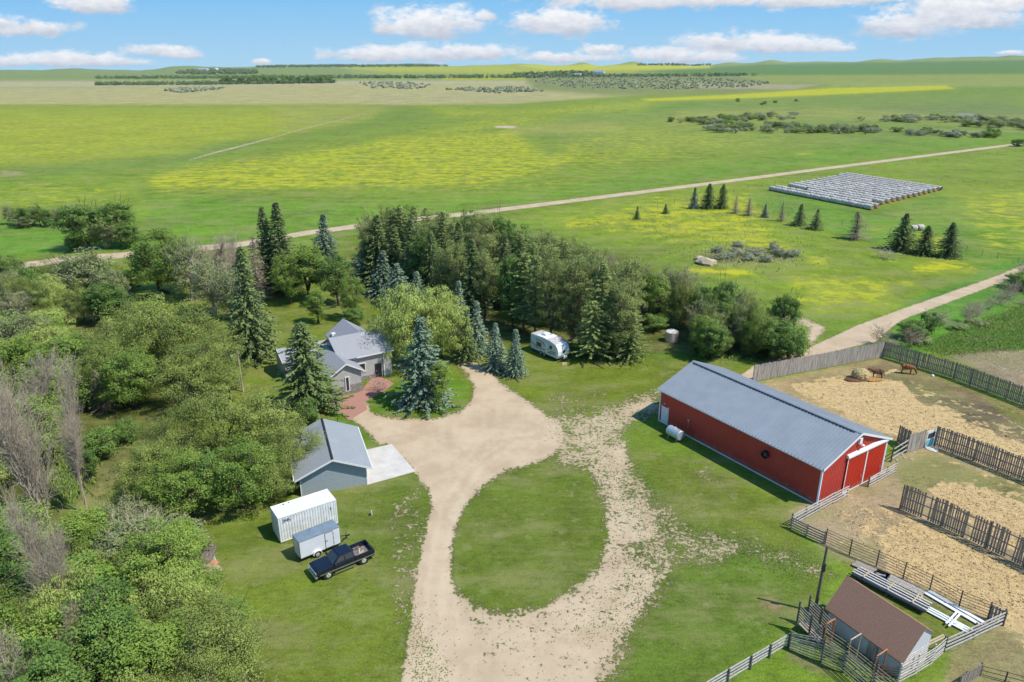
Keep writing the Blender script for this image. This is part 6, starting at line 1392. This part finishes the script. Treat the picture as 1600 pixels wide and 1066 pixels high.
# meadow conifers
for kd, x, b, t, w_, lab in [('small_spruce',995,343,322,11,'smallest spruce at the left of the meadow row'),('small_spruce',1040,334,319,12,'tiny spruce second from the left in the meadow row'),
 ('small_spruce',1084,326,293,17,'left one of the three close spruces beside the road'),('spruce',1106,326,287,26,'middle and tallest of the three close spruces beside the road'),('spruce',1127,326,288,22,'right one of the three close spruces beside the road'),
 ('deadspruce',1149,334,305,16,'thin dead spruce just right of the three close spruces'),('deadspruce',1169,337,308,20,'second thin dead spruce right of the three close spruces'),('small_spruce',1195,340,319,12,'small thin dark spruce left of the hay stackyard'),
 ('deadspruce',1221,346,313,14,'slim dead spruce just left of the dark spruce below the hay'),('small_spruce',1248,353,319,24,'dark spruce standing just below the left end of the hay'),('halfspruce',1274,359,327,24,'dying spruce with a bare top below the hay rows'),
 ('deadspruce',1336,374,330,36,'widest dead brown spruce below the hay rows'),('spruce',1407,391,333,38,'largest dark spruce of the meadow, left of the white bales'),('spruce',1442,398,352,32,'shorter dark spruce right of the white bales'),('spruce',1481,402,347,34,'rightmost dark spruce of the meadow')]:
    plant_px(kd, x % 3, (x, b), (x, t), w_, label=lab)
plant_px('twigs', 1, (1383,405), (1383,388), 46, label='low brown twiggy shrub in front of the largest meadow spruce')
for i in range(16):
    p = inside([(1120,395),(1150,383),(1235,390),(1248,408),(1180,416),(1115,412)], 1)[0]
    plant('pale_shrub', i, p[0], p[1], rng.uniform(1.4, 2.6), rng.uniform(3, 4.5), label='pale grey shrub in the rough patch beside the rubble blocks', cat='shrub', group='grey shrubs of the rough patch')
# hedge along the dirt lane, right
row([(1375,548),(1430,528),(1480,508),(1530,488),(1580,465),(1640,440),(1700,420)], 22, ['twigs','twigs','shrub','twigs'], (2.2,4.2), 'in the hedge along the dirt lane', 'hedge shrubs along the dirt lane', 4.0, .8)
row([(1400,548),(1450,532),(1500,512),(1560,490),(1640,458)], 5, ['shrub','twigs'], (1.0,1.6), 'on the field side of the lane hedge', 'hedge shrubs along the dirt lane', 4.0, .8)
plant_px('twigs', 0, (1374,540), (1372,506), 34, label='bare forked shrub at the corral corner beside the dirt lane')
plant_px('dark', 2, (1425,530), (1424,500), 40, label='dark green shrub in the hedge above the corral corner')
plant_px('bare', 3, (1600,440), (1592,392), 50, label='grey twiggy tree at the right edge above the dirt lane')
plant_px('dark', 2, (1596,452), (1596,425), 40, label='green bush at the right edge beside the dirt lane')
# far shrub belts, every bush its own
def belt(poly, n, kinds, hr, lab, grp, seed, wr=None, cat='bush'):
    rg = np.random.default_rng(900+seed)
    for p in inside_px(poly, n, rg):
        kd = kinds[int(rg.integers(len(kinds)))]; z = float(p[2])
        plant(kd, int(rg.integers(9)), p[0], p[1], rg.uniform(*hr), (wr*rg.uniform(.7, 1.4) if wr else None), label=lab, cat=cat, group=grp, simple=True, z=z, name='far_bush')
belt([(1042,190),(1100,188),(1105,192),(1044,193)], 6, ['shrub'], (3,5), 'grey bush in the thin left tail of the far shrub belt', 'far shrub belt, left tail', 1, 8)
belt([(1080,190),(1140,184),(1240,180),(1242,186),(1160,192),(1090,196)], 44, ['pale_shrub','shrub','grey'], (3,5.5), 'grey green bush in the upper strip of the far shrub belt', 'far shrub belt, upper strip', 2, 9)
belt([(1100,202),(1160,196),(1280,198),(1380,204),(1380,211),(1260,209),(1120,208)], 70, ['shrub','grey','pale_shrub'], (3,6), 'grey green bush in the middle strip of the far shrub belt', 'far shrub belt, middle strip', 3, 8)
belt([(1385,205),(1460,208),(1560,212),(1560,217),(1450,214),(1390,210)], 34, ['shrub','pale_shrub'], (2.5,5), 'grey green bush in the right strip of the far shrub belt', 'far shrub belt, right strip', 4, 7)
belt([(1340,186),(1430,184),(1640,188),(1640,206),(1560,204),(1480,196),(1420,192),(1345,190)], 80, ['shrub','grey','pale_shrub'], (3,5.5), 'grey green bush in the wide thicket at the right of the far shrub belt', 'far thicket, right edge', 5, 10)
belt([(1150,160),(1160,158),(1185,163),(1232,158),(1250,160),(1190,165)], 5, ['shrub'], (3,5), 'small dark bush standing alone in the far green field', 'lone far bushes', 6, 6)
belt([(1585,230),(1592,229),(1594,233)], 1, ['dark'], (4,5), 'lone dark bush beside the gravel road at the right', 'lone road bush', 7, 7)
def stuffbelt(name, label, polys, n, hr, m_, seed, leaf=2.2, blob=True):   # a far-off wood that reads as one mass
    rg = np.random.default_rng(seed); C, A, S_ = [], [], []
    for poly, w_ in polys:
        for p in inside_px(poly, int(n*w_), rg):
            z0 = float(p[2]); h = rg.uniform(*hr); k = 26
            d = unit(rg.normal(size=(k, 3)))*np.array([h*.62, h*.62, h*.5])*rg.random((k, 1))**.4; C.append(d+np.array([p[0], p[1], z0+h*.45])); A.append(rg.normal(size=(k, 3)))
    C = np.concatenate(C); V, Q, v = leaves(C, np.concatenate(A), leaf*(.6+.8*rg.random(len(C))), leaf*.7, rg)
    o = bpy.data.objects.new(name, np_mesh(name, V, Q, m_, v)); COL.objects.link(o); return tag(o, label, 'wood', kind='stuff')
stuffbelt('far_shelterbelt', 'long thin dark shelterbelt crossing the far plain', [([(150,122.4),(800,121.2),(1180,118),(1180,119.2),(800,122.6),(150,123.8)], 1)], 900, (8,14), 'far', 1, 4)
stuffbelt('far_shelterbelt', 'lower broken shelterbelt above the tan pasture at the left', [([(150,132.5),(330,131.5),(520,129),(525,130.3),(330,133),(150,134)], 1)], 500, (6,11), 'far', 2, 3)
stuffbelt('far_wetland_scrub', 'grey green wetland scrub spread over the middle distance', [([(830,122),(1000,116),(1100,122),(1210,130),(1180,136),(1060,140),(900,138),(840,130)], 1),([(560,130),(620,128),(680,134),(650,140),(580,138)], .25),([(255,142),(280,139),(350,138),(340,141),(280,146)], .2),([(690,140),(800,137),(860,143),(780,146)], .25)], 620, (2.5,5.5), 'pale', 3, 3.5)
stuffbelt('far_farm_grove', 'dark wood around the farmsteads on the left horizon', [([(268,113),(330,108),(400,110),(402,116),(340,117),(280,116.5)], 1),([(524,100),(556,99.5),(558,104),(526,104.5)], .5),([(572,103),(640,101),(640,104),(574,104.8)], .4),([(800,117),(900,114),(935,115),(930,120),(860,122),(805,120)], .35)], 420, (9,17), 'far', 4, 7)
stuffbelt('horizon_woods', 'pale distant woods lined along the horizon', [([(400,105),(520,103),(700,103),(700,104.5),(400,106.5)], 1),([(990,101.5),(1110,101),(1110,103),(990,103)], .4)], 300, (14,24), 'far', 5, 9)
rgx = np.random.default_rng(77)
for i in range(46):
    x = 345+i*3.9+rgx.normal()*1.2; y = 131.8-(x-345)*.012+rgx.normal()*.25; p = gfar(x, y); z = float(p[2])
    plant('dark', i, p[0], p[1], rgx.uniform(9, 18), rgx.uniform(9, 16), label='dark rounded tree in the broken line above the tan pasture', group='line of rounded trees above the tan pasture', simple=True, z=z, name='far_tree')
# distant farmsteads
def far_house(x, y, L_, W_, h, rz, wall, roof, label):
    p = gfar(x, y); z = float(p[2]); r = thing('farm_building', label, 'building', (p[0], p[1], z), rz)
    m = MB(); m.prism([(-W_/2,0),(W_/2,0),(W_/2,h),(0,h+W_*.28),(-W_/2,h)], -L_/2, L_/2); m.build('wall', wall, r)
    m = MB()
    for s in (-1, 1): m.hexa([(s*(W_/2+.6),-L_/2-.5,h-.3),(0,-L_/2-.5,h+W_*.28),(0,L_/2+.5,h+W_*.28),(s*(W_/2+.6),L_/2+.5,h-.3)], [(s*(W_/2+.6),-L_/2-.5,h+.1),(0,-L_/2-.5,h+W_*.28+.4),(0,L_/2+.5,h+W_*.28+.4),(s*(W_/2+.6),L_/2+.5,h+.1)])
    m.build('roof', roof, r); return r
far_house(935, 117.5, 44, 24, 12, 1.3, 'white', 'steel_roof', 'largest white shed of the distant farmstead at centre')
far_house(903, 119.5, 34, 14, 6, 1.7, 'dirty_white', 'garage_roof', 'long low white building left of the largest distant shed')
far_house(922, 118.2, 18, 12, 7, .5, 'white', 'garage_roof', 'small white building between the two distant sheds')
far_house(318, 112, 70, 30, 14, 1.5, 'dirty_white', 'garage_roof', 'pale shed of the farmstead on the left horizon')
far_house(338, 111, 40, 26, 16, .6, 'white', 'steel_roof', 'white building right of the pale shed on the left horizon')
# tall grass, weeds and loose straw: nobody could count them
def blades(name, label, poly_list, n, hr, m_, seed, wid=.10, lay=0., cat='grass', soft=.8):
    rg = np.random.default_rng(seed); C, A, S_ = [], [], []
    tot = sum(w_ for _, w_ in poly_list)
    for poly, w_ in poly_list:
        P = np.array(inside(poly, int(n*w_/tot), rg)); k = len(P); P = P+rg.normal(size=P.shape)*soft*(rg.random((k, 1))**2)*2; h = rg.uniform(*hr, k)
        a = rg.normal(size=(k, 3))*(.35+lay*3); a[:, 2] = 1-lay*.85; a = unit(a); C.append(np.stack([P[:, 0], P[:, 1], np.maximum(h*.45*a[:, 2], .03)+.01], 1)); A.append(a); S_.append(h)
    C = np.concatenate(C); A = np.concatenate(A); S_ = np.concatenate(S_); V, Q, v = leaves(C, A, S_, wid*(.6+.8*rg.random(len(C))), rg)
    V[:, 2] = np.maximum(V[:, 2], .012)
    o = bpy.data.objects.new(name, np_mesh(name, V, Q, m_, v)); COL.objects.link(o); return tag(o, label, cat, kind='stuff')
EDGE = [([(1085,550),(1110,560),(1180,562),(1255,552),(1240,530),(1100,538)], .7),([(880,555),(990,570),(1000,555),(900,540)], .5),([(80,790),(112,690),(150,690),(120,780)], .6)]
blades('pasture_grass', 'smooth deep green grass right of the corral beside the hedge', [([(1430,545),(1480,556),(1620,545),(1620,470),(1520,505)], 1)], 16000, (.15,.38), 'grass', 9, .10)
blades('tall_grass', 'tall rank green grass along the windbreak and hedge edges', EDGE, 15000, (.35,.9), 'grass', 1, .16)
blades('meadow_weeds', 'pale seeding weeds scattered through the near meadow', [([(1100,395),(1150,388),(1240,394),(1240,408),(1110,412)], 1.0),([(900,345),(1100,310),(1240,305),(1280,390),(1050,390)], .5)], 3600, (.3,.7), 'grassdry', 2, .22, soft=4)
blades('track_tufts', 'sparse low grass tufts creeping into the worn gravel track', [([(930,700),(1040,760),(1050,880),(960,1000),(900,1000),(1000,850),(940,760)], 1),([(850,640),(1000,620),(1030,650),(950,700),(860,690)], .6),([(640,930),(700,1066),(640,1066)], .3),([(1050,820),(1250,860),(1300,910),(1150,880)], .6)], 7000, (.08,.20), 'dark', 3, .09, lay=.3, soft=1.2)
STRAW = [([(1240,606),(1370,588),(1440,630),(1620,710),(1620,740),(1440,688),(1340,658)], 2),([(1455,764),(1500,757),(1620,798),(1620,868),(1520,822)], 1.1),([(1375,845),(1405,817),(1500,845),(1620,902),(1620,975),(1520,950),(1400,895)], 1.8),([(1300,800),(1390,790),(1390,830),(1330,850)], .25)]
blades('loose_straw', 'golden loose straw spread thickly over the corral ground', STRAW, 9000, (.15,.45), 'straw', 4, .06, lay=.9, cat='straw')
blades('trampled_clods', 'dark trampled clods and manure scattered through the straw', STRAW, 900, (.15,.4), 'clod', 5, .18, lay=.9, cat='manure')
for o in COL.objects:                                # keep every label within sixteen words
    if 'label' in o and len(o['label'].split()) > 16: o['label'] = ' '.join(w for w in o['label'].split() if w not in ('the', 'from'))
# the air: one even box of thin haze round everything
HZ = MB(); HZ.box(-9900, 9900, -1200, 9700, -140, 330); hz = HZ.build('haze', 'white'); tag(hz, 'thin pale summer haze over the plain', 'haze', kind='stuff')
hm = bpy.data.materials.new('thin_air'); hm.use_nodes = True; hn = hm.node_tree.nodes; hn.clear()
pv = hn.new('ShaderNodeVolumePrincipled'); pv.inputs['Density'].default_value = 2.0e-5; pv.inputs['Color'].default_value = (.80,.88,1,1); ho = hn.new('ShaderNodeOutputMaterial'); hm.node_tree.links.new(pv.outputs[0], ho.inputs['Volume'])
hz.data.materials.clear(); hz.data.materials.append(hm)
